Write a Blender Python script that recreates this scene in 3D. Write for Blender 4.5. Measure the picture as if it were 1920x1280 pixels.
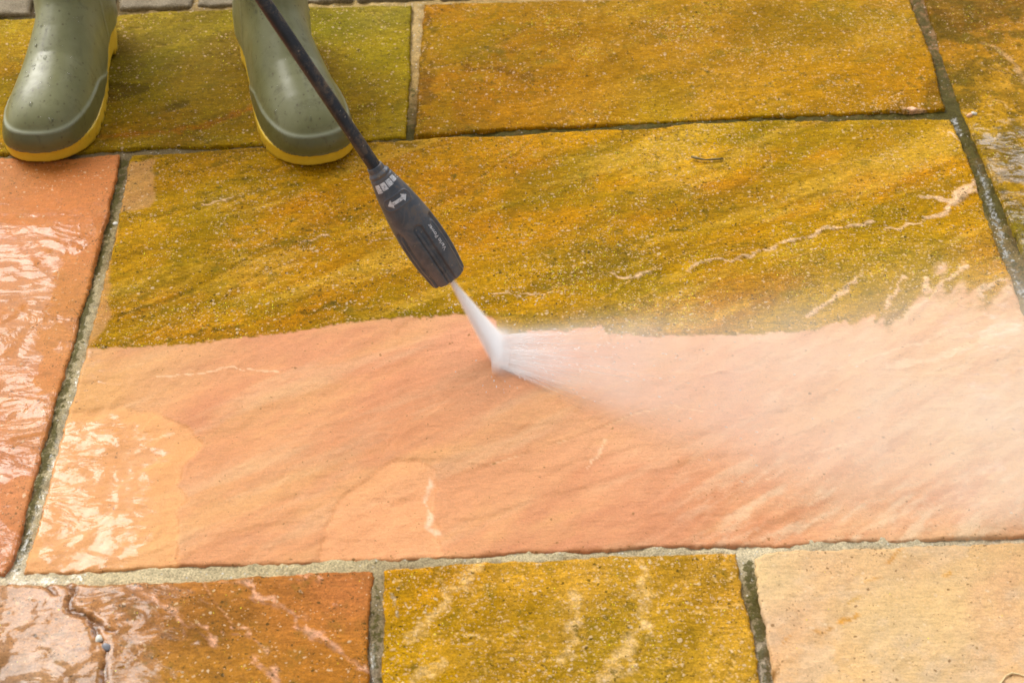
import bpy, math, random
import numpy as np
from mathutils import Vector, Matrix

for o in list(bpy.data.objects):
    bpy.data.objects.remove(o)
SC = bpy.context.scene
COL = SC.collection
R = math.radians

# ------------------------------------------------------------------ camera
CAM_H, TILT, FPX = 1.10, R(42), 3256.0          # metres, below horizontal, focal length in 1920-wide pixels
cd = bpy.data.cameras.new('camera')
cam = bpy.data.objects.new('camera', cd)
COL.objects.link(cam)
cam.location = (0, 0, CAM_H)
cam.rotation_euler = (R(90) - TILT, 0, 0)
cd.sensor_width = 36.0
cd.lens = 36.0 * FPX / 1920.0
cd.clip_start, cd.clip_end = 0.05, 500
cd.dof.use_dof = True
cd.dof.focus_distance = 1.64
cd.dof.aperture_fstop = 9.0
SC.camera = cam

# ------------------------------------------------------------------ sky and sun (soft, overcast, from behind the slabs on the left)
SUN_EL, SUN_AZ = R(47), R(-41)                    # azimuth from +Y, negative = left
w = bpy.data.worlds.new('World')
SC.world = w
w.use_nodes = True
nt = w.node_tree
nt.nodes.clear()
sky = nt.nodes.new('ShaderNodeTexSky')
sky.sky_type = 'NISHITA'
sky.sun_disc = False
sky.sun_elevation = SUN_EL
sky.sun_rotation = SUN_AZ
sky.dust_density = 4.0
sky.ozone_density = 1.0
hs = nt.nodes.new('ShaderNodeHueSaturation')
hs.inputs['Saturation'].default_value = 0.18
bg = nt.nodes.new('ShaderNodeBackground')
bg.inputs['Strength'].default_value = 0.10
wo = nt.nodes.new('ShaderNodeOutputWorld')
nt.links.new(sky.outputs[0], hs.inputs['Color'])
# bright patch added to the unseen sky, giving white reflections on the right slabs
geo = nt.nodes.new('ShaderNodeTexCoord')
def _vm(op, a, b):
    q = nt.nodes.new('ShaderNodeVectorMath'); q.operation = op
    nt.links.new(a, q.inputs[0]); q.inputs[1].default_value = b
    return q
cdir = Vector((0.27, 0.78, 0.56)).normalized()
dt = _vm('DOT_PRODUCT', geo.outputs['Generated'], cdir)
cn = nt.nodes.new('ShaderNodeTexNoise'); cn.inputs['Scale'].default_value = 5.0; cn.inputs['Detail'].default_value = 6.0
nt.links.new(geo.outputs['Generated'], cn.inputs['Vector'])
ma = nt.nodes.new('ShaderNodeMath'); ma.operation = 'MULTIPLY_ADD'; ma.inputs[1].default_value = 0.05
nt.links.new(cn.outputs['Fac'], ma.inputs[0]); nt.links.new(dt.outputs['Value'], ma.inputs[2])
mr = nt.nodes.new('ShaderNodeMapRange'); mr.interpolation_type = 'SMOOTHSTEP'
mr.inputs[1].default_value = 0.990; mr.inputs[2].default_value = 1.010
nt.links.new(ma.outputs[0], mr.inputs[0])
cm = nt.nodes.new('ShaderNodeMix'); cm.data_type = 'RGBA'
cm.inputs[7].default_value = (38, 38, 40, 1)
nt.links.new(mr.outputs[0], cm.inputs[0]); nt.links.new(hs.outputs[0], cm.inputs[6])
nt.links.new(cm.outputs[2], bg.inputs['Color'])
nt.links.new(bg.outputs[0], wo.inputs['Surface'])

sl = bpy.data.lights.new('sun', 'SUN')
sl.energy = 1.5
sl.angle = R(35)
sl.color = (1.0, 0.965, 0.915)
so = bpy.data.objects.new('sun', sl)
COL.objects.link(so)
sdir = Vector((math.sin(SUN_AZ) * math.cos(SUN_EL), math.cos(SUN_AZ) * math.cos(SUN_EL), math.sin(SUN_EL)))
so.rotation_euler = sdir.to_track_quat('Z', 'Y').to_euler()
so.location = sdir * 5

vs = SC.view_settings
vs.view_transform = 'Standard'
vs.look = 'None'
vs.gamma = 1.0
vs.exposure = 0.56
SC.cycles.use_denoising = True
SC.cycles.max_bounces = 36
SC.cycles.transparent_max_bounces = 128
SC.cycles.volume_bounces = 32
SC.cycles.volume_step_rate = 1.0
SC.cycles.volume_max_steps = 256

# ------------------------------------------------------------------ geometry of the photograph's ground plane
FW = np.array([0, math.cos(TILT), -math.sin(TILT)])
UP = np.array([0, math.sin(TILT), math.cos(TILT)])
RT = np.array([1.0, 0, 0])
def ray(px, py):
    return FW + (px - 960) / FPX * RT + (640 - py) / FPX * UP
def at(px, py, z=0.0):
    d = ray(px, py)
    t = (z - CAM_H) / d[2]
    return np.array([0, 0, CAM_H]) + t * d
def G(*pts):
    """ground points of a polyline measured on the paving"""
    return np.array([at(p[0], p[1])[:2] if len(p) == 2 else np.array(p[1:3]) for p in pts])
def rgb(r, g, b):
    c = np.array([r, g, b], float) / 255.0
    return np.where(c <= 0.04045, c / 12.92, ((c + 0.055) / 1.055) ** 2.4)

# ------------------------------------------------------------------ numpy noise
_rs = np.random.RandomState(7)
_LAT = _rs.rand(8, 256, 256)
def vnoise(x, y, k=0):
    L = _LAT[k % 8]
    xi = np.floor(x).astype(int); yi = np.floor(y).astype(int)
    fx = x - xi; fy = y - yi
    fx = fx * fx * fx * (fx * (fx * 6 - 15) + 10); fy = fy * fy * fy * (fy * (fy * 6 - 15) + 10)
    a = L[xi & 255, yi & 255]; b = L[(xi + 1) & 255, yi & 255]
    c = L[xi & 255, (yi + 1) & 255]; d = L[(xi + 1) & 255, (yi + 1) & 255]
    return (a * (1 - fx) + b * fx) * (1 - fy) + (c * (1 - fx) + d * fx) * fy
def fbm(x, y, scale, octv=5, k=0, gain=0.5, ang=0.0, st=1.0):
    """0..1 fractal noise; ang/st turn and stretch it (along ang by st)"""
    ca, sa = math.cos(ang), math.sin(ang)
    u = (x * ca + y * sa) * scale / st + 31.7 * k
    v = (-x * sa + y * ca) * scale + 11.3 * k
    s = 0; amp = 1; tot = 0
    for i in range(octv):
        s = s + amp * vnoise(u, v, k + i); tot += amp
        amp *= gain
        u, v = u * 1.97 * 0.96 - v * 1.97 * 0.28 + 5.2, u * 1.97 * 0.28 + v * 1.97 * 0.96 + 1.3
    return np.clip((s / tot - 0.5) * 1.6 + 0.5, 0, 1)
def sst(a, b, x):
    t = np.clip((x - a) / (b - a), 0, 1)
    return t * t * (3 - 2 * t)
def dist_line(x, y, P):
    """distance to a polyline and position along it 0..1"""
    best = np.full(x.shape, 1e9); tt = np.zeros(x.shape)
    n = len(P) - 1
    for i in range(n):
        a, b = P[i], P[i + 1]
        ab = b - a
        t = np.clip(((x - a[0]) * ab[0] + (y - a[1]) * ab[1]) / max(ab @ ab, 1e-12), 0, 1)
        d = np.hypot(x - a[0] - t * ab[0], y - a[1] - t * ab[1])
        m = d < best
        best = np.where(m, d, best); tt = np.where(m, (i + t) / n, tt)
    return best, tt
def sd_poly(x, y, P):
    """signed distance to a closed polygon, positive inside"""
    d, _ = dist_line(x, y, np.vstack([P, P[:1]]))
    ins = np.zeros(x.shape, bool)
    n = len(P)
    for i in range(n):
        a, b = P[i], P[(i + 1) % n]
        c = ((a[1] > y) != (b[1] > y)) & (x < (b[0] - a[0]) * (y - a[1]) / (b[1] - a[1] + 1e-15) + a[0])
        ins ^= c
    return np.where(ins, d, -d)

# ------------------------------------------------------------------ object helpers
def tag(o, label=None, cat=None, group=None, kind=None):
    if label: o['label'] = label
    if cat: o['category'] = cat
    if group: o['group'] = group
    if kind: o['kind'] = kind
    return o
def link_mesh(name, me, mat=None, parent=None):
    o = bpy.data.objects.new(name, me)
    COL.objects.link(o)
    if mat: me.materials.append(mat)
    if parent: o.parent = parent
    return o
def mesh_np(name, V, F, smooth=True):
    """V (n,3), F list of arrays (m,k)"""
    me = bpy.data.meshes.new(name)
    F = [np.asarray(f, dtype=np.int32) for f in F if len(f)]
    nl = sum(f.size for f in F); nf = sum(len(f) for f in F)
    me.vertices.add(len(V)); me.loops.add(nl); me.polygons.add(nf)
    me.vertices.foreach_set('co', np.asarray(V, dtype=np.float32).ravel())
    me.loops.foreach_set('vertex_index', np.concatenate([f.ravel() for f in F]))
    ls = np.concatenate([np.full(len(f), f.shape[1]) for f in F])
    st = np.concatenate([[0], np.cumsum(ls)[:-1]]).astype(np.int32)
    me.polygons.foreach_set('loop_start', st)
    me.update(calc_edges=True)
    me.polygons.foreach_set('use_smooth', np.full(nf, smooth))
    me.validate()
    return me
def attr_f(me, name, vals):
    a = me.attributes.new(name, 'FLOAT', 'POINT')
    a.data.foreach_set('value', np.asarray(vals, dtype=np.float32))
def attr_c(me, name, vals):
    a = me.attributes.new(name, 'FLOAT_COLOR', 'POINT')
    v = np.ones((len(vals), 4), dtype=np.float32); v[:, :3] = vals
    a.data.foreach_set('color', v.ravel())
def empty(name, loc, rz=0.0):
    o = bpy.data.objects.new(name, None)
    o.empty_display_size = 0.05
    COL.objects.link(o)
    o.location = loc
    o.rotation_euler = (0, 0, rz)
    return o

def surface_net(f, lo, hi, h):
    """naive surface nets of f<0 (numpy function of x,y,z), vertices pulled onto f=0"""
    ax = [np.arange(lo[i], hi[i] + h, h) for i in range(3)]
    X, Y, Z = np.meshgrid(*ax, indexing='ij')
    D = f(X, Y, Z)
    S = D < 0
    nx, ny, nz = S.shape
    c = [S[i:nx - 1 + i, j:ny - 1 + j, k:nz - 1 + k] for i in (0, 1) for j in (0, 1) for k in (0, 1)]
    cnt = sum(q.astype(int) for q in c)
    act = (cnt > 0) & (cnt < 8)
    idx = -np.ones(act.shape, int)
    idx[act] = np.arange(act.sum())
    acc = np.zeros(act.shape + (3,)); n = np.zeros(act.shape)
    off = [(i, j, k) for i in (0, 1) for j in (0, 1) for k in (0, 1)]
    for a in range(8):
        for b in range(a + 1, 8):
            oa, ob = off[a], off[b]
            if sum(abs(oa[q] - ob[q]) for q in range(3)) != 1: continue
            da = D[oa[0]:nx - 1 + oa[0], oa[1]:ny - 1 + oa[1], oa[2]:nz - 1 + oa[2]]
            db = D[ob[0]:nx - 1 + ob[0], ob[1]:ny - 1 + ob[1], ob[2]:nz - 1 + ob[2]]
            cr = ((da < 0) != (db < 0)) & act
            t = np.where(cr, da / np.where(cr, da - db, 1), 0)
            for q in range(3):
                acc[..., q] += np.where(cr, oa[q] + t * (ob[q] - oa[q]), 0)
            n += cr
    I = np.argwhere(act)
    V = (I + acc[act] / n[act][:, None]) * h + np.array(lo)
    quads = []
    for axis in range(3):
        s0 = [slice(1, -1)] * 3; s1 = [slice(1, -1)] * 3
        s0[axis] = slice(0, S.shape[axis] - 1); s1[axis] = slice(1, S.shape[axis])
        A = S[tuple(s0)]; B = S[tuple(s1)]
        E = np.argwhere(A != B)
        if not len(E): continue
        ori = np.array([1, 1, 1]); ori[axis] = 0
        E2 = E + ori
        flip = A[tuple(E.T)]
        u, v = (axis + 1) % 3, (axis + 2) % 3
        def g(du, dv):
            q = E2.copy(); q[:, u] -= du; q[:, v] -= dv
            return idx[q[:, 0], q[:, 1], q[:, 2]]
        a, b, c_, d = g(1, 1), g(0, 1), g(0, 0), g(1, 0)
        Q = np.stack([a, b, c_, d], 1)
        Q[~flip] = Q[~flip][:, ::-1]
        quads.append(Q[(Q >= 0).all(1)])
    Q = np.vstack(quads)
    e = h * 0.25
    for _ in range(4):
        x, y, z = V.T
        d = f(x, y, z)
        g = np.stack([f(x + e, y, z) - f(x - e, y, z), f(x, y + e, z) - f(x, y - e, z), f(x, y, z + e) - f(x, y, z - e)], 1) / (2 * e)
        step = d[:, None] * g / np.maximum((g * g).sum(1), 0.05)[:, None]
        L = np.linalg.norm(step, axis=1, keepdims=True)
        V = V - step * np.minimum(1, h * 0.6 / np.maximum(L, 1e-9)) * 0.8
    return V, Q

# ------------------------------------------------------------------ node helper
class NB:
    def __init__(self, name):
        self.m = bpy.data.materials.new(name); self.m.use_nodes = True
        self.t = self.m.node_tree; self.t.nodes.clear()
        self.out = self.t.nodes.new('ShaderNodeOutputMaterial')
    def n(self, typ, props=None, **inp):
        nd = self.t.nodes.new('ShaderNode' + typ)
        for k, v in (props or {}).items(): setattr(nd, k, v)
        for k, v in inp.items():
            k2 = int(k[1:]) if k[0] == 'i' and k[1:].isdigit() else k.replace('_', ' ')
            self.put(nd.inputs[k2], v)
        return nd
    def put(self, sock, v):
        if isinstance(v, bpy.types.NodeSocket): self.t.links.new(v, sock)
        elif isinstance(v, bpy.types.Node): self.t.links.new(v.outputs[0], sock)
        else:
            if hasattr(sock.default_value, '__len__') and not hasattr(v, '__len__'): v = [v] * len(sock.default_value)
            if hasattr(v, '__len__') and len(v) == 3 and len(sock.default_value) == 4: v = (*v, 1)
            sock.default_value = v
    def math(self, op, a, b=0.0, c=0.0, clamp=False):
        nd = self.n('Math', {'operation': op, 'use_clamp': clamp}, i0=a, i1=b)
        if len(nd.inputs) > 2: self.put(nd.inputs[2], c)
        return nd.outputs[0]
    def mr(self, v, a, b, c=0.0, d=1.0, smooth=True):
        nd = self.n('MapRange', {'interpolation_type': 'SMOOTHSTEP' if smooth else 'LINEAR'}, i0=v, i1=a, i2=b, i3=c, i4=d)
        return nd.outputs[0]
    def mix(self, f, a, b, blend='MIX'):
        nd = self.t.nodes.new('ShaderNodeMix'); nd.data_type = 'RGBA'; nd.blend_type = blend
        self.put(nd.inputs[0], f); self.put(nd.inputs[6], a); self.put(nd.inputs[7], b)
        return nd.outputs[2]
    def mixf(self, f, a, b):
        nd = self.t.nodes.new('ShaderNodeMix'); nd.data_type = 'FLOAT'
        self.put(nd.inputs[0], f); self.put(nd.inputs[2], a); self.put(nd.inputs[3], b)
        return nd.outputs[0]
    def noise(self, vec, scale, detail=4, rough=0.55, dist=0.0):
        return self.n('TexNoise', None, Vector=vec, Scale=scale, Detail=detail, Roughness=rough, Distortion=dist)
    def attr(self, name):
        return self.n('Attribute', {'attribute_name': name})
    def mapping(self, vec, rot=0.0, scale=(1, 1, 1)):
        return self.n('Mapping', None, Vector=vec, Rotation=(0, 0, rot), Scale=scale).outputs[0]
    def bump(self, h, strength, dist, normal=None):
        nd = self.n('Bump', None, Height=h, Strength=strength, Distance=dist)
        if normal is not None: self.put(nd.inputs['Normal'], normal)
        return nd.outputs[0]

STREAK = R(31)
def stone_material():
    b = NB('wet_sandstone')
    P = b.n('TexCoord').outputs['Object']
    col = b.attr('col').outputs['Color']
    spk = b.n('SeparateColor', None, Color=b.attr('spk').outputs['Color'])
    pale_d, yel_d, dark_d = spk.outputs[0], spk.outputs[1], spk.outputs[2]
    film = b.attr('film').outputs['Fac']
    grime = b.attr('grime').outputs['Fac']
    warp = b.noise(P, 180, 3, 0.6)
    wv = b.n('VectorMath', {'operation': 'MULTIPLY_ADD'}, i0=warp.outputs['Color'], i1=(0.006, 0.006, 0.006), i2=P).outputs[0]
    n1 = b.noise(P, 55, 7, 0.62).outputs['Fac']
    n2 = b.noise(P, 480, 4, 0.65).outputs['Fac']
    n3 = b.noise(P, 1000, 2, 0.6).outputs['Fac']
    n15 = b.noise(b.mapping(P, -STREAK, (1.0, 2.2, 1.0)), 130, 4, 0.6).outputs['Fac']
    ms = b.mapping(P, -STREAK, (1.0, 5.0, 1.0))
    ns = b.noise(ms, 48, 7, 0.72).outputs['Fac']
    # value variation: coarse on the growth-covered part, gentle on the washed part
    a1 = b.mixf(grime, 0.16, 0.62)
    v = b.math('MULTIPLY_ADD', b.math('SUBTRACT', n1, 0.5), a1, 1.0)
    v = b.math('MULTIPLY', v, b.math('MULTIPLY_ADD', b.math('SUBTRACT', ns, 0.5), b.mixf(grime, 0.25, 0.6), 1.0))
    v = b.math('MULTIPLY', v, b.math('MULTIPLY_ADD', b.math('SUBTRACT', n2, 0.5), b.mixf(grime, 0.40, 1.5), 1.0))
    v = b.math('MULTIPLY', v, b.math('MULTIPLY_ADD', b.math('SUBTRACT', n3, 0.5), b.mixf(grime, 0.40, 1.0), 1.0))
    v = b.math('MULTIPLY', v, b.math('MULTIPLY_ADD', b.math('SUBTRACT', n15, 0.5), b.mixf(grime, 0.26, 1.25), 1.0))
    c = b.mix(1.0, col, b.n('CombineColor', None, i0=v, i1=v, i2=v).outputs[0], 'MULTIPLY')
    # olive blotches in the growth
    ol = b.math('MULTIPLY', b.mr(b.noise(wv, 38, 6, 0.7).outputs['Fac'], 0.52, 0.72), b.math('MULTIPLY', grime, 0.6))
    c = b.mix(ol, c, (0.15, 0.115, 0.008))
    bl = b.mr(b.noise(wv, 95, 5, 0.7).outputs['Fac'], 0.56, 0.68)
    bl = b.math('MULTIPLY', bl, b.mr(b.noise(P, 12, 4, 0.6).outputs['Fac'], 0.42, 0.62))
    c = b.mix(b.math('MULTIPLY', bl, b.math('MULTIPLY', grime, 0.85)), c, (0.13, 0.088, 0.008))
    clus = b.noise(P, 26, 4, 0.6).outputs['Fac']
    def specks(vec, scale, dens, r0, r1, seed):
        vv = b.n('VectorMath', {'operation': 'ADD'}, i0=vec, i1=(seed, seed * 1.7, 0)).outputs[0]
        vo = b.n('TexVoronoi', {'feature': 'F1'}, Vector=vv, Scale=scale)
        cs = b.n('SeparateColor', None, Color=vo.outputs['Color'])
        on = b.math('LESS_THAN', cs.outputs[0], dens)
        rad = b.mixf(cs.outputs[1], r0, r1)
        m = b.mr(b.math('SUBTRACT', rad, vo.outputs['Distance']), 0.0, 0.14)
        return b.math('MULTIPLY', m, on), cs.outputs[2]
    dens = b.math('MULTIPLY', pale_d, b.mr(clus, 0.35, 0.65, 0.5, 2.2))
    pm, pr = specks(wv, 210, dens, 0.12, 0.42, 0.0)
    pm2, pr2 = specks(wv, 430, b.math('MULTIPLY', dens, 1.0), 0.15, 0.45, 3.1)
    palec = b.mix(pr, (0.62, 0.38, 0.17), (0.78, 0.58, 0.36))
    c = b.mix(b.math('MULTIPLY', pm, 0.62), c, palec)
    c = b.mix(b.math('MULTIPLY', pm2, 0.62), c, palec)
    ym, yr = specks(P, 520, b.math('MULTIPLY', yel_d, b.mr(clus, 0.45, 0.65, 0.1, 1.6)), 0.12, 0.4, 7.3)
    c = b.mix(ym, c, b.mix(yr, (0.75, 0.62, 0.01), (0.9, 0.85, 0.05)))
    dcl = b.noise(P, 45, 4, 0.65).outputs['Fac']
    dd = b.math('MULTIPLY', dark_d, b.mr(dcl, 0.4, 0.66, 0.15, 1.6))
    dm, dr = specks(wv, 230, dd, 0.1, 0.42, 5.7)
    dm2, dr2 = specks(wv, 520, dd, 0.15, 0.5, 9.9)
    dcol = b.mix(b.mr(grime, 0.0, 0.5), (0.27, 0.12, 0.025), (0.07, 0.042, 0.006))
    c = b.mix(b.math('MULTIPLY', dm, 0.8), c, dcol)
    c = b.mix(b.math('MULTIPLY', dm2, 0.75), c, dcol)
    im, ir = specks(wv, 95, b.math('MULTIPLY', b.math('SUBTRACT', 1.0, grime), b.mr(dcl, 0.42, 0.6, 0.02, 0.10)), 0.06, 0.20, 2.9)
    c = b.mix(b.math('MULTIPLY', im, 0.8), c, (0.25, 0.13, 0.015))
    # bump of the riven stone
    h = b.math('MULTIPLY', n1, 1.0)
    h = b.math('MULTIPLY_ADD', n2, 0.30, h)
    h = b.math('MULTIPLY_ADD', ns, 0.7, h)
    h = b.math('MULTIPLY_ADD', n3, 0.10, h)
    h = b.math('MULTIPLY_ADD', pm, 0.12, h)
    bn = b.bump(h, 1.0, b.mixf(grime, 0.0011, 0.0024))
    # water: patches of film with a rippled face, a damp sheen elsewhere
    fn = b.noise(b.mapping(P, -STREAK, (1.0, 2.2, 1.0)), 32, 7, 0.68, 0.8).outputs['Fac']
    fm = b.mr(b.math('MULTIPLY_ADD', b.math('SUBTRACT', fn, 0.5), 1.5, film), 0.38, 0.55)
    wn = b.noise(b.mapping(P, -STREAK, (1.0, 2.2, 1.0)), 15, 3.5, 0.5, 1.5).outputs['Fac']
    wn2 = b.noise(wv, 110, 3, 0.5, 0.8).outputs['Fac']
    wh = b.math('MULTIPLY_ADD', wn2, 0.07, wn)
    calm = b.mr(b.noise(P, 9, 3).outputs['Fac'], 0.38, 0.62, 0.25, 1.25)
    wh = b.math('MULTIPLY', wh, calm)
    wb = b.bump(wh, 1.0, 0.0045)
    micro = b.bump(h, 1.0, 0.0016)
    nm = b.n('Mix', {'data_type': 'VECTOR'})
    b.put(nm.inputs[0], fm); b.put(nm.inputs[4], micro); b.put(nm.inputs[5], wb)
    # film deepens the colour slightly
    dk = b.mix(1.0, c, (0.93, 0.88, 0.78), 'MULTIPLY')
    c = b.mix(b.math('MULTIPLY', fm, 0.7), c, dk)
    pr_ = b.n('BsdfPrincipled', None, Base_Color=c, Roughness=b.mixf(grime, 0.5, 0.55), Normal=bn)
    b.put(pr_.inputs['Specular IOR Level'], b.mixf(grime, 0.20, 0.03))
    b.put(pr_.inputs['Coat Weight'], b.mixf(fm, b.mixf(grime, 0.12, 0.015), 0.82))
    b.put(pr_.inputs['Coat Roughness'], b.mixf(fm, b.mixf(grime, 0.22, 0.16), 0.012))
    pr_.inputs['Coat IOR'].default_value = 1.43
    b.put(pr_.inputs['Coat Normal'], nm.outputs[1])
    b.put(b.out.inputs['Surface'], pr_)
    return b.m
STONE = stone_material()

def mortar_material():
    b = NB('sandy_mortar')
    P = b.n('TexCoord').outputs['Object']
    col = b.attr('col').outputs['Color']
    moss = b.attr('moss').outputs['Fac']
    wet = b.attr('film').outputs['Fac']
    n1 = b.noise(P, 130, 7, 0.75).outputs['Fac']
    n2 = b.noise(P, 600, 3, 0.6).outputs['Fac']
    v = b.math('MULTIPLY_ADD', b.math('SUBTRACT', n2, 0.5), 1.9, 1.0)
    v = b.math('MULTIPLY', v, b.math('MULTIPLY_ADD', b.math('SUBTRACT', n1, 0.5), 1.1, 1.0))
    c = b.mix(1.0, col, b.n('CombineColor', None, i0=v, i1=v, i2=v).outputs[0], 'MULTIPLY')
    vo = b.n('TexVoronoi', None, Vector=P, Scale=380)
    cs = b.n('SeparateColor', None, Color=vo.outputs['Color'])
    gr = b.math('MULTIPLY', b.math('LESS_THAN', cs.outputs[0], 0.13), b.mr(vo.outputs['Distance'], 0.42, 0.25))
    c = b.mix(b.math('MULTIPLY', gr, 0.8), c, b.mix(cs.outputs[1], (0.5, 0.42, 0.27), (0.85, 0.84, 0.78)))
    mm = b.mr(b.math('MULTIPLY_ADD', b.math('SUBTRACT', n1, 0.5), 1.9, moss), 0.42, 0.62)
    mc = b.mix(b.noise(P, 260, 3).outputs['Fac'], (0.035, 0.024, 0.006), (0.13, 0.115, 0.012))
    c = b.mix(b.math('MULTIPLY', mm, 0.88), c, mc)
    h = b.math('MULTIPLY_ADD', n2, 0.35, n1)
    bn = b.bump(h, 1.0, 0.004)
    wb = b.bump(b.noise(P, 60, 3, 0.5, 1.0).outputs['Fac'], 1.0, 0.003)
    fm = b.mr(b.math('MULTIPLY_ADD', b.math('SUBTRACT', n1, 0.5), 1.2, wet), 0.4, 0.55)
    p = b.n('BsdfPrincipled', None, Base_Color=c, Roughness=0.7, Normal=bn)
    b.put(p.inputs['Coat Weight'], b.mixf(fm, 0.02, 1.0))
    p.inputs['Specular IOR Level'].default_value = 0.15
    b.put(p.inputs['Coat Roughness'], b.mixf(fm, 0.3, 0.03))
    nm = b.n('Mix', {'data_type': 'VECTOR'})
    b.put(nm.inputs[0], fm); b.put(nm.inputs[4], bn); b.put(nm.inputs[5], wb)
    b.put(p.inputs['Coat Normal'], nm.outputs[1])
    b.put(b.out.inputs['Surface'], p)
    return b.m
MORTAR = mortar_material()

# ------------------------------------------------------------------ slabs
def resample(P, n):
    s = np.concatenate([[0], np.cumsum(np.hypot(*np.diff(P, axis=0).T))])
    t = np.linspace(0, s[-1], n)
    return np.stack([np.interp(t, s, P[:, 0]), np.interp(t, s, P[:, 1])], 1), s[-1]
def blend_colors(x, y, pts):
    """smooth spread of stone colours between named places: (px, py, (r,g,b))"""
    num = 0; den = 0
    for px, py, c in pts:
        q = at(px, py)
        wgt = 1.0 / ((x - q[0]) ** 2 + (y - q[1]) ** 2 + 0.0012) ** 1.6
        num = num + wgt[:, None] * rgb(*c)[None]; den = den + wgt
    return num / den[:, None]

OUTLINES = []
class Slab:
    def __init__(self, top, right, bottom, left, res, seed):
        OUTLINES.append(np.vstack([resample(top, 40)[0], resample(right, 30)[0][1:], resample(bottom, 40)[0][::-1][1:], resample(left, 30)[0][::-1][1:-1]]))
        T, w_ = resample(top, 400); B, _ = resample(bottom, 400)
        L, h_ = resample(left, 300); Rr, _ = resample(right, 300)
        nu, nv = int(w_ / res) + 2, int(h_ / res) + 2
        T, _ = resample(top, nu); B, _ = resample(bottom, nu)
        L, _ = resample(left, nv); Rr, _ = resample(right, nv)
        u = np.linspace(0, 1, nu)[:, None, None]; v = np.linspace(0, 1, nv)[None, :, None]
        Tn, Bn, Ln, Rn = T[:, None], B[:, None], L[None], Rr[None]
        S = (1 - v) * Tn + v * Bn + (1 - u) * Ln + u * Rn - ((1 - u) * (1 - v) * T[0] + u * (1 - v) * T[-1] + (1 - u) * v * B[0] + u * v * B[-1])
        x, y = S[..., 0], S[..., 1]
        # knapped wavy edges
        U, Vv = u[..., 0] * w_, v[..., 0] * h_
        eu = np.minimum(U, w_ - U) + 0 * Vv; ev = np.minimum(Vv, h_ - Vv) + 0 * U
        ed = np.minimum(eu, ev)
        k = np.exp(-ed / 0.012)
        x = x + k * (fbm(x, y, 14, 3, seed) - 0.5) * 0.0040 + k * (fbm(x, y, 75, 5, seed, 0.7) - 0.5) * 0.0014 + k * (fbm(x, y, 260, 2, seed + 1) - 0.5) * 0.0016
        y = y + k * (fbm(x, y, 14, 3, seed + 3) - 0.5) * 0.0040 + k * (fbm(x, y, 75, 5, seed + 3, 0.7) - 0.5) * 0.0014 + k * (fbm(x, y, 260, 2, seed + 2) - 0.5) * 0.0016
        self.nu, self.nv, self.seed = nu, nv, seed
        self.x, self.y, self.ed = x.ravel(), y.ravel(), ed.ravel()
        n = self.x.size
        self.z = 0.0012 + (fbm(self.x, self.y, 7, 3, seed) - 0.5) * 0.0035 + (fbm(self.x, self.y, 26, 5, seed + 1, 0.55, STREAK, 3.0) - 0.5) * 0.0022
        self.z += (fbm(self.x, self.y, 120, 3, seed + 2, 0.5, STREAK, 2.0) - 0.5) * 0.0006
        self.col = np.zeros((n, 3)); self.pale = np.zeros(n); self.yel = np.zeros(n); self.dark = np.zeros(n)
        self.film = np.zeros(n); self.grime = np.zeros(n)
    def jit(self, a=0.006, sc=60):
        x, y = self.x, self.y
        return x + (fbm(x, y, sc, 5, 2) - 0.5) * a, y + (fbm(x, y, sc, 5, 5) - 0.5) * a
    def line(self, pts, wd, color, op=1.0, w2=None, step=0.0, soft=0.4, a=0.006, rag=0.6, film=0.0, sc=60, mott=0.4):
        """a vein, crack or ledge along measured points; wd = half width in metres"""
        x, y = self.jit(a, sc)
        d, t = dist_line(x, y, pts)
        ww = 0.75 * wd + 0.75 * ((w2 if w2 is not None else wd) - wd) * t
        ww = ww * (1 - rag + 2 * rag * fbm(self.x, self.y, 110, 4, self.seed + 4)) + 1e-5
        m = (1 - sst(1 - soft, 1 + soft, d / ww)) * op
        m = m * (1 - mott + mott * sst(0.36, 0.56, fbm(self.x, self.y, 190, 4, self.seed + 5)))
        if color is not None: self.col = self.col * (1 - m[:, None]) + rgb(*color)[None] * m[:, None]
        if step: self.z += step * m
        self.film += film * m
        return m
    def ledge(self, poly, height, edge=0.003, a=0.008):
        x, y = self.jit(a)
        s = sd_poly(x, y, poly)
        m = sst(-edge, edge, s)
        self.z += height * m
        return m, s
    def tint(self, m, color, op=1.0):
        m = np.clip(m * op, 0, 1)
        self.col = self.col * (1 - m[:, None]) + rgb(*color)[None] * m[:, None]
    def terrace(self, n, scale, st, hgt, dark, pale, mask=1.0, ang=STREAK, k=0, op=0.6):
        """riven layers: steps along the contours of a stretched surface, with a stained lip"""
        F = lambda X, Y: fbm(X, Y, scale, 5, self.seed + k, 0.45, ang, st) * n
        x, y = self.x, self.y
        h = F(x, y)
        g = np.hypot(F(x + 0.001, y) - h, F(x, y + 0.001) - h) / 0.001 + 1e-3
        fl = np.floor(h); f = h - fl
        self.z += hgt * (np.clip(f * 1.0 / (g * 0.002 + 1e-6), 0, 1) - 1 + fl - n / 2) * mask
        d = np.minimum(f, 1 - f) / g
        br = sst(0.42, 0.60, fbm(x, y, 16, 4, self.seed + k + 2))
        m = (1 - sst(0.0005, 0.0022, d)) * br * mask * op
        self.tint(m * (f < 0.5), dark)
        self.tint(m * (f >= 0.5) * sst(0.4, 0.6, fbm(x, y, 120, 3, 3)), pale)
    def streaks(self, color, op, lo=0.5, hi=0.7, scale=14, st=5, k=0, ang=STREAK, octv=6, mask=1.0):
        m = sst(lo - 0.05, hi + 0.08, fbm(self.x, self.y, scale, octv + 1, self.seed + k, 0.72, ang, st)) * mask
        op = op * 0.8
        self.tint(m, color, op)
        return m
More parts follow.
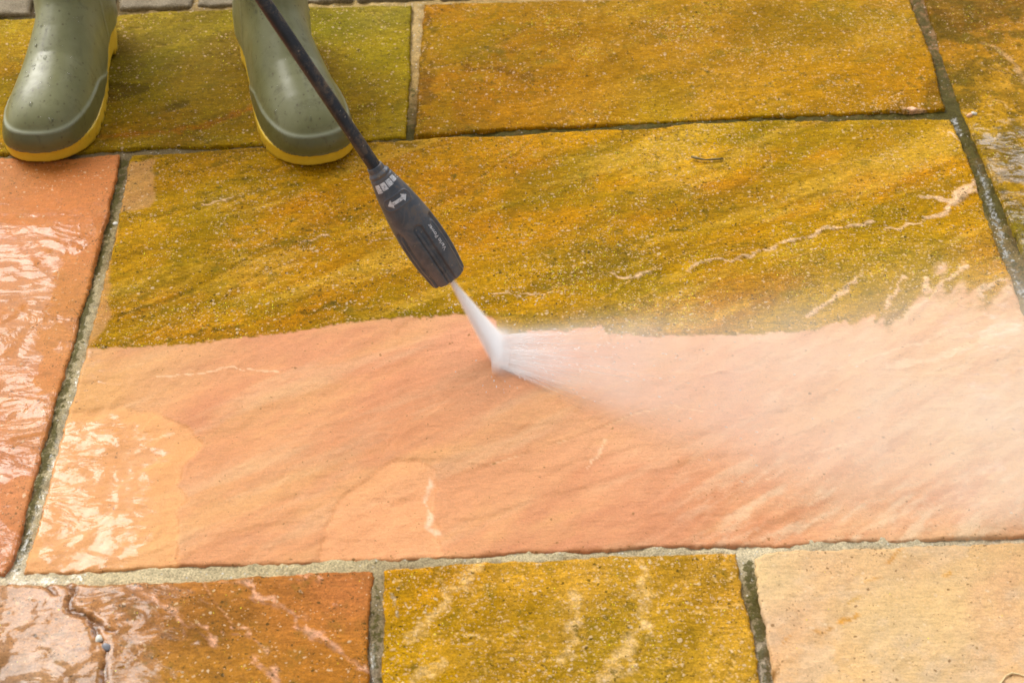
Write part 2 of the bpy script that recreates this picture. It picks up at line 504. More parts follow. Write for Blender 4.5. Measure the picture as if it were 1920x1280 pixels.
    def build(self, label, top_z=0.0, thick=0.024):
        nu, nv = self.nu, self.nv
        chip = fbm(self.x, self.y, 70, 4, self.seed + 6)
        rw = 0.0015 + 0.003 * chip
        e = np.clip(1 - self.ed / rw, 0, 1)
        z = self.z + top_z - e ** 2 * (0.0004 + 0.0014 * chip)
        V = np.stack([self.x, self.y, z], 1)
        idx = np.arange(nu * nv).reshape(nu, nv)
        quads = np.stack([idx[:-1, :-1], idx[:-1, 1:], idx[1:, 1:], idx[1:, :-1]], -1).reshape(-1, 4)
        ring = np.concatenate([idx[:, 0], idx[-1, 1:], idx[-2::-1, -1], idx[0, -2:0:-1]])
        lo = V[ring].copy(); lo[:, 2] = top_z - thick
        cen = V.mean(0)
        n0 = len(V); m = len(ring)
        V = np.vstack([V, lo])
        r0 = ring; r1 = n0 + np.arange(m)
        side = np.stack([r0, np.roll(r0, -1), np.roll(r1, -1), r1], 1)
        org = np.array([cen[0], cen[1], top_z - thick])
        me = mesh_np('stone_slab', V - org, [quads, side, r1[::-1][None]])
        ext = lambda q: np.concatenate([q, q[ring]])
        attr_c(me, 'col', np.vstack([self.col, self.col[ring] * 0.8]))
        attr_c(me, 'spk', np.clip(np.stack([ext(self.pale), ext(self.yel), ext(self.dark)], 1), 0, 1))
        attr_f(me, 'film', ext(self.film)); attr_f(me, 'grime', ext(self.grime))
        # walls keep a crisp corner
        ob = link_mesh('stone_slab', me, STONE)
        ob.location = org
        tag(ob, label, 'stone slab', 'riven sandstone slabs of the patio', 'thing')
        return ob

W_ = lambda x, y: ('w', x, y)
GW = np.array([1.08, 1.06, 0.38]); CW = np.array([0.83, 0.885, 0.79]); PW = np.array([0.80, 0.89, 1.08])
RES = 0.0022
# --- the large slab being washed
s = Slab(G((250, 293), (500, 279), (770, 264), (1000, 251), (1300, 233), (1782, 221)),
         G((1782, 221), (1800, 258), (1830, 335), (1868, 450), (1905, 548), (1935, 615), (2065, 1000)),
         G((45, 1071), (150, 1069), (300, 1063), (600, 1050), (860, 1038), (1000, 1029), (1160, 1026), (1500, 1014), (1920, 1000), (2065, 996)),
         G((250, 293), (232, 360), (205, 480), (185, 570), (160, 665), (100, 870), (45, 1071)), 0.0018, 0)
x, y = s.x, s.y
border = G((60, 655), (160, 654), (300, 648), (500, 629), (640, 609), (770, 595), (900, 588), (922, 592), (929, 600), (933, 622), (984, 629), (991, 618), (1060, 621), (1128, 614), (1137, 626), (1300, 631), (1440, 626), (1560, 618), (1700, 602), (1800, 588), (1905, 560), (2100, 520))
sd = y - np.interp(x, border[:, 0], border[:, 1])
rect_m = np.zeros(x.size)
for poly in (G((200, 310), (293, 300), (285, 390), (236, 396), (205, 400)), G((150, 530), (205, 528), (206, 560), (203, 600), (185, 640), (140, 650)),
             G((205, 400), (222, 420), (212, 480), (203, 530), (150, 530))):
    sp = sd_poly(x, y, poly)
    rect_m = np.maximum(rect_m, sst(-0.002, 0.003, sp + (fbm(x, y, 60, 4, 1) - 0.5) * 0.008))
edge_noise = (fbm(x, y, 260, 4, 3) - 0.5) * 0.0042 + (fbm(x, y, 30, 3, 4) - 0.5) * 0.003
wsh = sst(at(1480, 600)[0], at(1900, 560)[0], x)                 # right end: washed in ripples
rip = fbm(x, y, 42, 5, 6, 0.6, R(62), 3.2)
sdr = sd + edge_noise - wsh * (rip * 0.15 - 0.035)
dirty = sst(-0.0010, 0.0010 + 0.010 * wsh.max() * 0, sdr - 0.0) * (1 - wsh) + sst(-0.026, 0.026, sdr + (fbm(x, y, 90, 4, 2) - 0.5) * 0.03) * wsh
dirty = dirty * (1 - 0.45 * rect_m)
clean = blend_colors(x, y, [(300, 700, (226, 158, 104)), (700, 700, (222, 140, 96)), (500, 840, (224, 150, 98)), (600, 640, (220, 142, 98)), (420, 780, (218, 136, 92)), (900, 640, (224, 150, 112)),
    (180, 720, (228, 160, 92)), (900, 850, (224, 148, 102)), (700, 830, (220, 140, 94)), (450, 980, (225, 148, 98)), (1000, 960, (228, 156, 108)), (850, 1000, (228, 152, 104)),
    (1300, 700, (232, 168, 132)), (1300, 860, (232, 164, 124)), (1600, 760, (238, 184, 144)), (1300, 980, (232, 160, 116)), (1700, 950, (238, 178, 138)), (1850, 800, (240, 192, 150)), (1750, 650, (236, 176, 128))])
grimy = blend_colors(x, y, [(400, 400, (168, 120, 22)), (300, 600, (150, 112, 14)), (600, 520, (164, 112, 14)), (600, 350, (170, 120, 18)), (850, 330, (182, 128, 18)), (1000, 400, (182, 124, 8)), (760, 560, (150, 112, 10)),
    (1150, 300, (192, 138, 10)), (1400, 280, (196, 146, 4)), (1700, 270, (198, 142, 2)), (1600, 360, (196, 138, 0)), (1300, 380, (180, 126, 4)), (1050, 500, (158, 118, 14)), (1300, 440, (192, 138, 16)), (1500, 480, (172, 132, 6)),
    (1750, 480, (164, 130, 0)), (1600, 560, (176, 136, 10)), (1200, 590, (170, 134, 30)), (1000, 590, (176, 130, 18)), (1400, 590, (172, 134, 24)), (1850, 450, (196, 134, 12)), (700, 440, (160, 114, 14)), (1000, 560, (180, 128, 14))])
s.col = clean
s.streaks((202, 118, 78), 0.75, 0.5, 0.8, 6, 2.6, 1)
s.streaks((238, 178, 110), 0.45, 0.50, 0.8, 9, 4, 2)
s.streaks((236, 190, 150), 0.35, 0.55, 0.8, 24, 7, 5)
rz_ = sst(at(1150, 850)[0], at(1500, 850)[0], x) * (0.5 + 0.5 * sst(at(1400, 800)[1], at(1400, 950)[1], y))
s.streaks((206, 126, 76), 0.6, 0.50, 0.68, 84, 4.5, 3, ang=R(40), mask=rz_)
s.streaks((250, 222, 192), 0.55, 0.50, 0.70, 78, 4.5, 6, ang=R(38), mask=rz_)
s.z += (fbm(x, y, 55, 4, 6, 0.5, R(38), 3.0) - 0.5) * 0.0016 * rz_
s.terrace(4, 4.0, 3.5, 0.0003, (196, 126, 78), (240, 194, 150), k=3, op=0.45)
s.col = s.col * CW
m1, sp1 = s.ledge(G((20, 790), (130, 772), (220, 762), (300, 775), (352, 800), (372, 828), (368, 852), (340, 872), (332, 905), (352, 935), (332, 962), (333, 1010), (330, 1090), (20, 1100)), -0.0010)
s.tint(m1, (226, 160, 92), 0.6)
s.line(G((300, 775), (352, 800), (374, 830), (368, 852), (342, 872), (332, 905), (352, 935), (332, 962), (333, 1010), (330, 1062)), 0.0010, (196, 126, 62), 0.7)
m2, sp2 = s.ledge(G((605, 1060), (600, 1030), (625, 960), (638, 935), (690, 888), (738, 866), (790, 866), (815, 880), (818, 930), (818, 980), (832, 1035), (832, 1060)), -0.0009)
s.tint(m2, (232, 162, 106), 0.55)
s.line(G((600, 1036), (625, 960), (638, 935), (690, 890), (738, 867), (790, 867), (816, 880), (818, 930), (818, 975), (830, 1035)), 0.0008, (200, 130, 74), 0.6)
s.line(G((808, 895), (806, 925), (798, 940), (812, 965), (800, 985), (822, 1000)), 0.0022, (244, 204, 168), 0.7, rag=0.9)
for q in ((G((940, 665), (985, 655), (1030, 660)), 0.001), (G((300, 705), (420, 690), (520, 700)), 0.001), (G((1090, 880), (1120, 850), (1140, 820)), 0.0012), (G((1660, 690), (1780, 665), (1870, 620), (1915, 600)), 0.005),
          (G((1570, 690), (1700, 650), (1840, 600)), 0.0018), (G((1180, 780), (1260, 765), (1320, 770)), 0.001), (G((280, 818), (322, 812)), 0.0015), (G((1440, 900), (1520, 850), (1640, 820)), 0.001)):
    s.line(q[0], q[1], (244, 206, 164), 0.55, rag=0.9)
# growth and grime over the unwashed part
gcol = grimy.copy()
keep = s.col
s.col = gcol
s.streaks((118, 92, 8), 0.75, 0.46, 0.66, 16, 5, 0)
s.streaks((206, 156, 40), 0.45, 0.5, 0.7, 22, 5, 3)
s.streaks((188, 118, 20), 0.6, 0.5, 0.72, 9, 3, 4)
s.streaks((130, 112, 4), 0.6, 0.5, 0.75, 9, 1.6, 5, ang=0.3)
s.streaks((214, 170, 96), 0.5, 0.62, 0.74, 30, 6, 6)
s.col = s.col * GW
for pts, wd, c_, op in ((G((240, 410), (330, 395), (450, 370), (560, 345)), 0.006, (104, 84, 8), 0.55), (G((420, 345), (520, 330), (640, 315)), 0.004, (104, 84, 8), 0.5), (G((200, 520), (330, 500), (440, 470), (600, 455)), 0.004, (120, 100, 10), 0.5),
                        (G((440, 330), (560, 305), (650, 302)), 0.003, (96, 76, 6), 0.6), (G((560, 425), (640, 412), (680, 400)), 0.006, (98, 78, 10), 0.5), (G((540, 410), (525, 435), (560, 450), (545, 470)), 0.002, (120, 100, 20), 0.7),
                        (G((320, 640), (420, 612), (560, 590), (660, 560)), 0.003, (92, 74, 6), 0.7), (G((230, 590), (300, 570), (370, 545)), 0.004, (98, 80, 6), 0.6), (G((460, 590), (540, 565), (600, 545)), 0.005, (110, 84, 6), 0.5),
                        (G((1130, 510), (1165, 488), (1190, 465), (1210, 448), (1290, 425), (1330, 395)), 0.0016, (92, 78, 12), 0.85), (G((1420, 390), (1470, 372), (1540, 362), (1620, 358)), 0.003, (128, 98, 4), 0.6),
                        (G((1040, 480), (1100, 470), (1180, 470), (1130, 505), (1060, 520)), 0.014, (124, 98, 14), 0.6), (G((1240, 370), (1320, 375), (1400, 360)), 0.008, (140, 104, 4), 0.5),
                        (G((760, 592), (900, 585), (1000, 600)), 0.005, (112, 96, 10), 0.5), (G((1000, 620), (1180, 590), (1300, 600)), 0.012, (140, 118, 30), 0.5), (G((1090, 296), (1110, 292)), 0.006, (140, 108, 4), 0.6),
                        (G((250, 296), (300, 292), (520, 280), (790, 266)), 0.004, (120, 90, 10), 0.7)):
    s.line(pts, wd, c_, op, rag=0.9, a=0.012, soft=0.7)
s.terrace(5, 5.0, 3.2, 0.0006, (98, 76, 6), (222, 168, 84), k=1)
vein = (232, 190, 146)
for pts, wd, w2 in ((G((1150, 514), (1185, 522), (1205, 518), (1218, 508)), 0.002, 0.0035), (G((1292, 507), (1312, 494), (1345, 487), (1380, 489), (1420, 474), (1470, 455), (1520, 440), (1550, 427), (1590, 425), (1640, 419)), 0.0015, 0.003),
                    (G((1660, 430), (1690, 424), (1730, 414), (1765, 402), (1785, 388)), 0.002, 0.003), (G((1720, 371), (1750, 374), (1790, 380), (1800, 362), (1830, 340)), 0.003, 0.008), (G((1785, 388), (1812, 362), (1836, 350)), 0.003, 0.006),
                    (G((925, 552), (980, 550), (1050, 548)), 0.0012, 0.0012), (G((680, 455), (700, 448), (742, 446)), 0.001, 0.001), (G((560, 460), (620, 440)), 0.001, 0.001),
                    (G((1515, 590), (1545, 575), (1580, 545), (1610, 520)), 0.003, 0.004), (G((1660, 580), (1680, 550), (1690, 520)), 0.003, 0.005), (G((1700, 600), (1745, 560), (1770, 530), (1810, 500)), 0.005, 0.004),
                    (G((1735, 545), (1738, 525)), 0.006, 0.004), (G((1800, 575), (1840, 545), (1880, 525)), 0.006, 0.004), (G((380, 385), (440, 372)), 0.0015, 0.0015), (G((1780, 250), (1800, 262)), 0.002, 0.002)):
    s.line(pts, wd * 0.85, vein, 0.88, w2=w2 * 0.85, step=0.0006, rag=0.7, soft=0.35, mott=0.05, a=0.007, sc=90)
mt, st_ = s.ledge(G((1140, 540), (1150, 516), (1185, 524), (1218, 510), (1292, 509), (1345, 489), (1420, 476), (1550, 429), (1640, 421), (1765, 404), (1834, 352), (2000, 600), (1900, 700), (1150, 700)), -0.0012, 0.0015)
g2 = s.col
s.col = keep * (1 - dirty[:, None]) + g2 * dirty[:, None]
s.z += dirty * 0.0004
s.grime = dirty
near_border = np.exp(-np.abs(sd) / 0.004) * (1 - wsh)
s.tint(near_border * dirty, (128, 104, 10), 0.5)
s.pale = dirty * (0.26 + 0.22 * sst(0.4, 0.7, fbm(x, y, 9, 4, 3)) + 0.28 * sst(at(900, 500)[0], at(1100, 500)[0], x) * sst(at(1000, 430)[1], at(1000, 500)[1], y))
s.yel = dirty * (0.05 + 0.30 * np.exp(-(((x - at(1280, 530)[0]) / 0.16) ** 2 + ((y - at(1280, 530)[1]) / 0.05) ** 2)) + 0.15 * sst(0.55, 0.7, fbm(x, y, 9, 4, 5)))
s.dark = dirty * (0.24 + 0.7 * np.exp(-s.ed / 0.012) + 0.3 * sst(0.5, 0.7, fbm(x, y, 11, 5, 7))) + (1 - dirty) * (0.035 + 0.2 * np.exp(-s.ed / 0.008))
s.film = 0.12 + 0 * x
s.film += 0.80 * sst(0.0, 0.035, sp1 + 0.03 * (fbm(x, y, 25, 4, 3) - 0.5)) * sst(at(380, 900)[0], at(160, 900)[0], x)
s.film += 0.22 * sst(at(300, 740)[0], at(160, 740)[0], x) * (1 - m1) * (1 - dirty)
s.film += 0.30 * sst(at(1500, 700)[0], at(1900, 700)[0], x) * (1 - dirty) + 0.2 * wsh * dirty
s.film += 0.25 * np.exp(-(((x - at(740, 490)[0]) / 0.035) ** 2 + ((y - at(740, 490)[1]) / 0.03) ** 2))
s.film -= 0.15 * dirty
s.build('large slab half washed pink and half covered in gold growth, under the nozzle')

# --- wet orange slab on the left
s = Slab(G(W_(-1.0, 1.512), (-300, 297), (0, 297), (100, 296), (226, 291)), G((226, 291), (222, 310), (203, 400), (186, 460), (170, 530), (150, 592), (120, 700), (92, 800), (62, 910), (28, 1040), (8, 1076)),
         G(W_(-1.0, 0.94), (-400, 1080), (8, 1076)), G(W_(-1.0, 1.512), W_(-1.0, 0.94)), RES, 1)
x, y = s.x, s.y
s.col = blend_colors(x, y, [(120, 320, (214, 118, 56)), (60, 420, (220, 124, 62)), (150, 450, (220, 126, 66)), (80, 560, (216, 132, 66)), (20, 700, (214, 128, 74)), (80, 760, (216, 128, 70)), (20, 900, (214, 126, 78)), (30, 330, (208, 124, 66))])
s.streaks((208, 114, 40), 0.4, 0.5, 0.75, 12, 2, 1, ang=-0.4)
s.streaks((232, 152, 92), 0.4, 0.5, 0.75, 14, 2, 2, ang=-0.4)
s.col = s.col * (CW * np.array([0.98, 1.04, 0.95]))
s.grime = 0.25 + 0 * x
s.pale = 0.10 + 0 * x
s.dark = 0.06 + 0.75 * np.exp(-s.ed / 0.014) + 0.25 * np.exp(-((y - at(120, 330)[1]) / 0.03) ** 2)
s.film = 0.15 + 0.85 * sst(at(60, 330)[1], at(60, 560)[1], y) * sst(0.0, 0.03, s.ed + 0.05 * sst(0.4, 0.7, fbm(x, y, 14, 4, 3)) - 0.02)
s.build('wet glossy orange slab left of the large slab, below the boot on the left')

# --- olive slab the boots stand on
s = Slab(G(W_(-1.0, 1.78), (0, 39), (219, 28), (561, 15), (774, 10)), G((774, 10), (770, 120), (762, 257)), G(W_(-1.0, 1.525), (0, 290), (240, 279), (500, 270), (762, 257)), G(W_(-1.0, 1.78), W_(-1.0, 1.525)), RES, 2)
x, y = s.x, s.y
s.col = blend_colors(x, y, [(30, 70, (176, 140, 40)), (30, 150, (160, 118, 10)), (300, 50, (150, 126, 56)), (350, 60, (158, 132, 62)), (300, 120, (124, 98, 20)), (350, 180, (146, 118, 12)), (300, 230, (158, 112, 8)), (430, 250, (168, 128, 20)), (440, 100, (110, 88, 14)),
    (620, 50, (112, 104, 6)), (700, 30, (140, 126, 70)), (700, 110, (148, 124, 12)), (620, 140, (140, 96, 6)), (720, 200, (172, 136, 18)), (300, 270, (166, 120, 16)), (740, 90, (164, 134, 30)), (5, 270, (176, 130, 30))])
s.streaks((94, 78, 6), 0.6, 0.46, 0.7, 12, 2.5, 0)
s.streaks((178, 150, 60), 0.45, 0.52, 0.72, 16, 3, 3)
s.streaks((150, 138, 0), 0.4, 0.52, 0.75, 8, 1.5, 5)
s.col = s.col * (GW * 0.86)
s.terrace(4, 5.0, 2.4, 0.0005, (84, 66, 6), (190, 156, 70), k=1)
s.line(G((200, 255), (300, 248), (380, 235), (480, 200)), 0.006, (158, 92, 8), 0.7, a=0.01)
s.line(G((330, 275), (380, 255), (470, 215)), 0.001, (110, 84, 10), 0.7)
s.grime = 1 + 0 * x
s.pale = 0.18 + 0 * x; s.yel = 0.10 + 0.1 * fbm(x, y, 9, 3, 1); s.dark = 0.28 + 0.3 * np.exp(-s.ed / 0.01)
s.film = -0.02 + 0 * x
s.build('olive and mossy gold slab under the two boots, against the setts')

# --- gold brown slab at the top middle
s = Slab(G((797, 11), (1000, 4), (1200, -3), (1450, -12), (1700, -20)), G((1700, -20), (1722, 40), (1748, 110), (1774, 207)), G((776, 256), (850, 251), (1000, 240), (1150, 231), (1300, 224), (1500, 216), (1774, 207)), G((797, 11), (786, 120), (776, 256)), RES, 3)
x, y = s.x, s.y
s.col = blend_colors(x, y, [(850, 60, (178, 116, 14)), (850, 180, (180, 112, 6)), (960, 130, (164, 106, 6)), (900, 230, (190, 126, 10)), (1100, 60, (168, 114, 12)), (1100, 180, (176, 116, 4)), (1300, 60, (184, 124, 24)), (1300, 110, (186, 128, 34)),
    (1350, 200, (190, 132, 6)), (1500, 60, (176, 128, 20)), (1600, 40, (184, 132, 40)), (1550, 160, (194, 134, 6)), (1700, 150, (188, 126, 4)), (1250, 200, (176, 134, 8)), (1000, 20, (170, 118, 10)), (1200, 10, (176, 128, 24))])
s.streaks((128, 92, 4), 0.6, 0.48, 0.72, 12, 1.8, 0)
s.streaks((202, 146, 60), 0.45, 0.5, 0.72, 12, 1.6, 3)
s.streaks((150, 124, 0), 0.5, 0.55, 0.75, 9, 1.4, 5)
s.col = s.col * (GW * np.array([0.80, 0.86, 0.9]))
s.terrace(4, 5.0, 2.0, 0.0005, (110, 76, 4), (214, 160, 90), k=1)
s.line(G((870, 132), (930, 128), (990, 148)), 0.007, (118, 78, 4), 0.85, a=0.014)
s.line(G((800, 20), (795, 120), (785, 220)), 0.008, (84, 58, 6), 0.55, a=0.02, rag=1.0)
s.line(G((940, 0), (930, 30), (860, 70), (856, 110)), 0.002, (120, 96, 10), 0.5)
s.line(G((1695, 205), (1720, 208), (1750, 214)), 0.004, (226, 178, 130), 0.8, a=0.008)
s.grime = 1 + 0 * x
s.pale = 0.22 + 0.25 * sst(0.45, 0.7, fbm(x, y, 7, 3, 2)); s.yel = 0.03 + 0.22 * sst(0.6, 0.75, fbm(x, y, 8, 3, 6)); s.dark = 0.24 + 0.65 * np.exp(-s.ed / 0.011)
s.film = -0.05 + 0 * x
s.build('gold brown speckled slab behind the large slab, along the top of the patio')

# --- wet slab on the right
s = Slab(G((1718, -60), W_(0.80, 1.93), W_(1.05, 1.93)), G(W_(1.05, 1.93), W_(1.08, 0.9)), G((2105, 950), W_(1.08, 0.9)), G((1718, -60), (1742, 20), (1768, 100), (1800, 190), (1828, 262), (1860, 335), (1893, 420), (1925, 500), (2105, 950)), 0.0024, 4)
x, y = s.x, s.y
s.col = blend_colors(x, y, [(1800, 20, (112, 76, 6)), (1760, 50, (120, 82, 4)), (1860, 20, (104, 70, 4)), (1900, 60, (184, 130, 54)), (1800, 110, (182, 126, 40)), (1840, 150, (172, 128, 20)), (1900, 150, (184, 132, 50)), (1870, 220, (176, 132, 26)),
    (1860, 270, (164, 132, 20)), (1900, 350, (176, 132, 40)), (1910, 430, (110, 98, 20)), (1900, 200, (190, 140, 60)), (1850, 320, (150, 118, 16)), (1990, 300, (180, 140, 60))])
s.streaks((110, 84, 4), 0.7, 0.48, 0.66, 18, 1.5, 0, ang=-1.0)
s.streaks((208, 160, 96), 0.6, 0.5, 0.68, 16, 2, 3, ang=0.2)
s.col = s.col * (GW * 0.95)
s.terrace(6, 8.0, 1.6, 0.0006, (80, 60, 4), (220, 180, 120), k=1, ang=-0.9)
md, _ = s.ledge(G((1730, -10), (1760, 66), (1800, 70), (1850, 50), (1880, 30), (1890, -30), (1740, -60)), -0.001, 0.003, 0.02)
s.tint(md, (112, 78, 6), 0.7)
s.line(G((1840, 84), (1870, 95), (1900, 125), (1925, 160)), 0.004, (216, 172, 120), 0.7)
s.line(G((1790, 130), (1815, 190)), 0.012, (96, 74, 6), 0.5, a=0.02, rag=1.0)
s.grime = 1 + 0 * x
s.pale = 0.2 + 0 * x; s.yel = 0.12 + 0 * x; s.dark = 0.6 + 0.35 * np.exp(-s.ed / 0.02)
s.tint(sst(0.5, 0.7, fbm(x, y, 30, 6, 1, 0.65)), (96, 76, 6), 0.7)
s.film = 0.0 + 0.47 * sst(at(1850, 170)[1], at(1850, 260)[1], y)
s.build('very wet mottled brown slab along the right side of the patio')

# --- bottom row
s = Slab(G(W_(-0.98, 0.935), (-200, 1100), (0, 1099), (110, 1098), (200, 1097), (300, 1091), (480, 1081), (600, 1073), (699, 1069)), G((699, 1069), (697, 1110), (690, 1190), (688, 1290), W_(-0.135, 0.60)), G(W_(-0.98, 0.60), W_(-0.135, 0.60)), G(W_(-0.98, 0.935), W_(-0.98, 0.60)), RES, 5)
x, y = s.x, s.y
s.col = blend_colors(x, y, [(50, 1180, (190, 134, 96)), (150, 1150, (196, 130, 82)), (100, 1250, (192, 140, 100)), (300, 1150, (184, 112, 54)), (250, 1240, (180, 114, 50)), (400, 1150, (182, 110, 34)), (450, 1240, (176, 112, 24)), (560, 1150, (190, 112, 40)), (620, 1110, (196, 112, 62)), (620, 1240, (184, 112, 28)), (350, 1260, (184, 122, 34))])
s.streaks((120, 74, 10), 0.65, 0.52, 0.74, 16, 1.6, 0, ang=-0.5)
s.streaks((208, 136, 74), 0.45, 0.5, 0.74, 12, 1.6, 3, ang=-0.5)
s.col = s.col * (np.array([0.86, 0.95, 0.85]))
s.terrace(5, 7.0, 2.2, 0.0006, (120, 70, 14), (224, 164, 116), k=1, ang=-0.6)
for pts, wd in ((G((118, 1092), (140, 1112), (132, 1140), (165, 1165), (182, 1190), (200, 1225), (195, 1280)), 0.0028), (G((85, 1098), (110, 1115)), 0.002), (G((165, 1165), (215, 1186)), 0.0012)):
    s.line(pts, wd * 1.2, (112, 66, 10), 0.95, step=-0.0022, rag=0.6, mott=0.1)
pk = (226, 168, 130)
for pts, wd in ((G((250, 1096), (270, 1115), (320, 1140), (345, 1165), (375, 1178), (400, 1200)), 0.0045), (G((405, 1205), (425, 1180), (450, 1178), (480, 1200), (495, 1220)), 0.0025), (G((438, 1085), (475, 1098), (478, 1118), (530, 1132), (560, 1150), (557, 1170), (600, 1195), (640, 1222), (685, 1255)), 0.0038),
                (G((475, 1240), (520, 1270), (530, 1290)), 0.0035), (G((560, 1076), (600, 1080)), 0.002), (G((340, 1150), (350, 1185)), 0.0015)):
    s.line(pts, wd * 0.75, pk, 0.85, step=0.0003, rag=1.0, soft=0.5, mott=0.75, a=0.009, sc=95)
    s.line(pts + np.array([0.001, -0.0035]), 0.0012, (150, 106, 76), 0.7, rag=0.7)
s.grime = 0.75 + 0 * x
s.pale = 0.12 + 0 * x; s.dark = 0.3 + 0.25 * np.exp(-s.ed / 0.01); s.yel = 0.03 + 0 * x
pool = sst(at(430, 1180)[0], at(200, 1180)[0], x)
s.film = 0.16 + 0.62 * pool
s.build('wet brown slab with pale ridges and a dark crack, bottom left of the patio')

s = Slab(G((723, 1067), (850, 1058), (1000, 1049), (1200, 1043), (1384, 1040)), G((1384, 1040), (1395, 1120), (1412, 1210), (1424, 1290), W_(0.125, 0.60)), G(W_(-0.12, 0.60), W_(0.125, 0.60)), G((723, 1067), (718, 1150), (716, 1290), W_(-0.12, 0.60)), RES, 6)
x, y = s.x, s.y
s.col = blend_colors(x, y, [(760, 1100, (206, 144, 24)), (850, 1080, (206, 144, 40)), (800, 1200, (196, 146, 6)), (950, 1150, (190, 138, 16)), (950, 1250, (188, 136, 4)), (1100, 1100, (200, 148, 60)), (1110, 1200, (168, 134, 4)), (1180, 1240, (204, 160, 70)), (1300, 1100, (190, 140, 40)), (1300, 1230, (188, 144, 36)), (1370, 1080, (208, 150, 70))])
s.streaks((134, 102, 4), 0.6, 0.5, 0.72, 14, 1.5, 0)
s.streaks((214, 160, 80), 0.5, 0.5, 0.7, 16, 1.8, 3, ang=0.9)
pl = (232, 192, 128)
s.col = s.col * (GW * np.array([0.86, 0.88, 1.3]))
s.terrace(5, 8.0, 2.0, 0.0005, (120, 92, 6), (232, 190, 120), k=1, ang=0.9)
for pts, wd in ((G((890, 1060), (850, 1110), (800, 1165), (772, 1200)), 0.008), (G((770, 1290), (800, 1265), (830, 1240)), 0.006), (G((1200, 1050), (1208, 1110), (1196, 1200), (1160, 1280)), 0.005), (G((1200, 1170), (1160, 1230), (1130, 1290)), 0.008), (G((1110, 1060), (1130, 1085)), 0.002), (G((1075, 1110), (1080, 1200), (1060, 1230)), 0.006), (G((1240, 1090), (1220, 1130), (1225, 1200)), 0.001)):
    s.line(pts, wd * 0.75, pl, 0.6, rag=0.9, a=0.014, soft=0.6, mott=0.6, sc=90)
s.line(G((735, 1115), (742, 1130), (738, 1160)), 0.0012, (150, 140, 120), 0.8)
s.grime = 1 + 0 * x
s.pale = 0.62 + 0 * x; s.yel = 0.06 + 0 * x; s.dark = 0.16 + 0.2 * np.exp(-s.ed / 0.01)
s.film = -0.02 + 0 * x
s.build('yellow gold slab with pale streaks between two mossy joints, bottom middle')

s = Slab(G((1413, 1046), (1430, 1036), (1470, 1032), (1600, 1026), (1920, 1018), W_(0.78, 0.965)), G(W_(0.78, 0.965), W_(0.78, 0.60)), G(W_(0.14, 0.60), W_(0.78, 0.60)), G((1413, 1046), (1420, 1100), (1436, 1170), (1448, 1260), (1452, 1290), W_(0.14, 0.60)), RES, 7)
x, y = s.x, s.y
s.col = blend_colors(x, y, [(1450, 1090, (238, 196, 124)), (1560, 1080, (232, 172, 112)), (1500, 1160, (228, 166, 116)), (1470, 1240, (230, 168, 104)), (1700, 1060, (230, 178, 112)), (1620, 1150, (238, 190, 114)), (1750, 1150, (236, 188, 116)), (1880, 1120, (234, 178, 110)), (1700, 1250, (236, 184, 112)), (1850, 1240, (234, 182, 112)), (1550, 1250, (236, 182, 108))])
s.streaks((226, 160, 112), 0.4, 0.5, 0.75, 13, 2, 1, ang=0.9)
s.streaks((214, 176, 122), 0.4, 0.52, 0.75, 12, 1.5, 2)
s.col = s.col * (PW)
s.streaks((206, 180, 150), 0.45, 0.52, 0.68, 26, 1.6, 4, ang=0.8)
for pts, wd, c_ in ((G((1524, 1184), (1545, 1187), (1565, 1180)), 0.0022, (176, 118, 10)), (G((1575, 1170), (1605, 1150)), 0.003, (204, 140, 30)), (G((1552, 1170), (1582, 1142)), 0.006, (186, 150, 100)), (G((1655, 1058), (1668, 1050), (1695, 1028)), 0.0016, (190, 130, 40)), (G((1595, 1130), (1612, 1115)), 0.002, (196, 150, 70)),
                    (G((1468, 1202), (1488, 1192)), 0.0014, (200, 134, 40)), (G((1455, 1262), (1463, 1250)), 0.003, (130, 84, 14)), (G((1770, 1078), (1785, 1072)), 0.002, (206, 144, 40)), (G((1620, 1092), (1650, 1082)), 0.0015, (206, 150, 70))):
    s.line(pts, wd, c_, 0.85, rag=0.8)
s.grime = 0.22 + 0 * x
s.pale = 0.16 + 0 * x; s.yel = 0.01 + 0 * x
s.dark = 0.10 + 0.12 * np.exp(-s.ed / 0.012)
s.film = 0.02 + 0 * x
s.build('pale cream and peach slab at the bottom right of the patio')

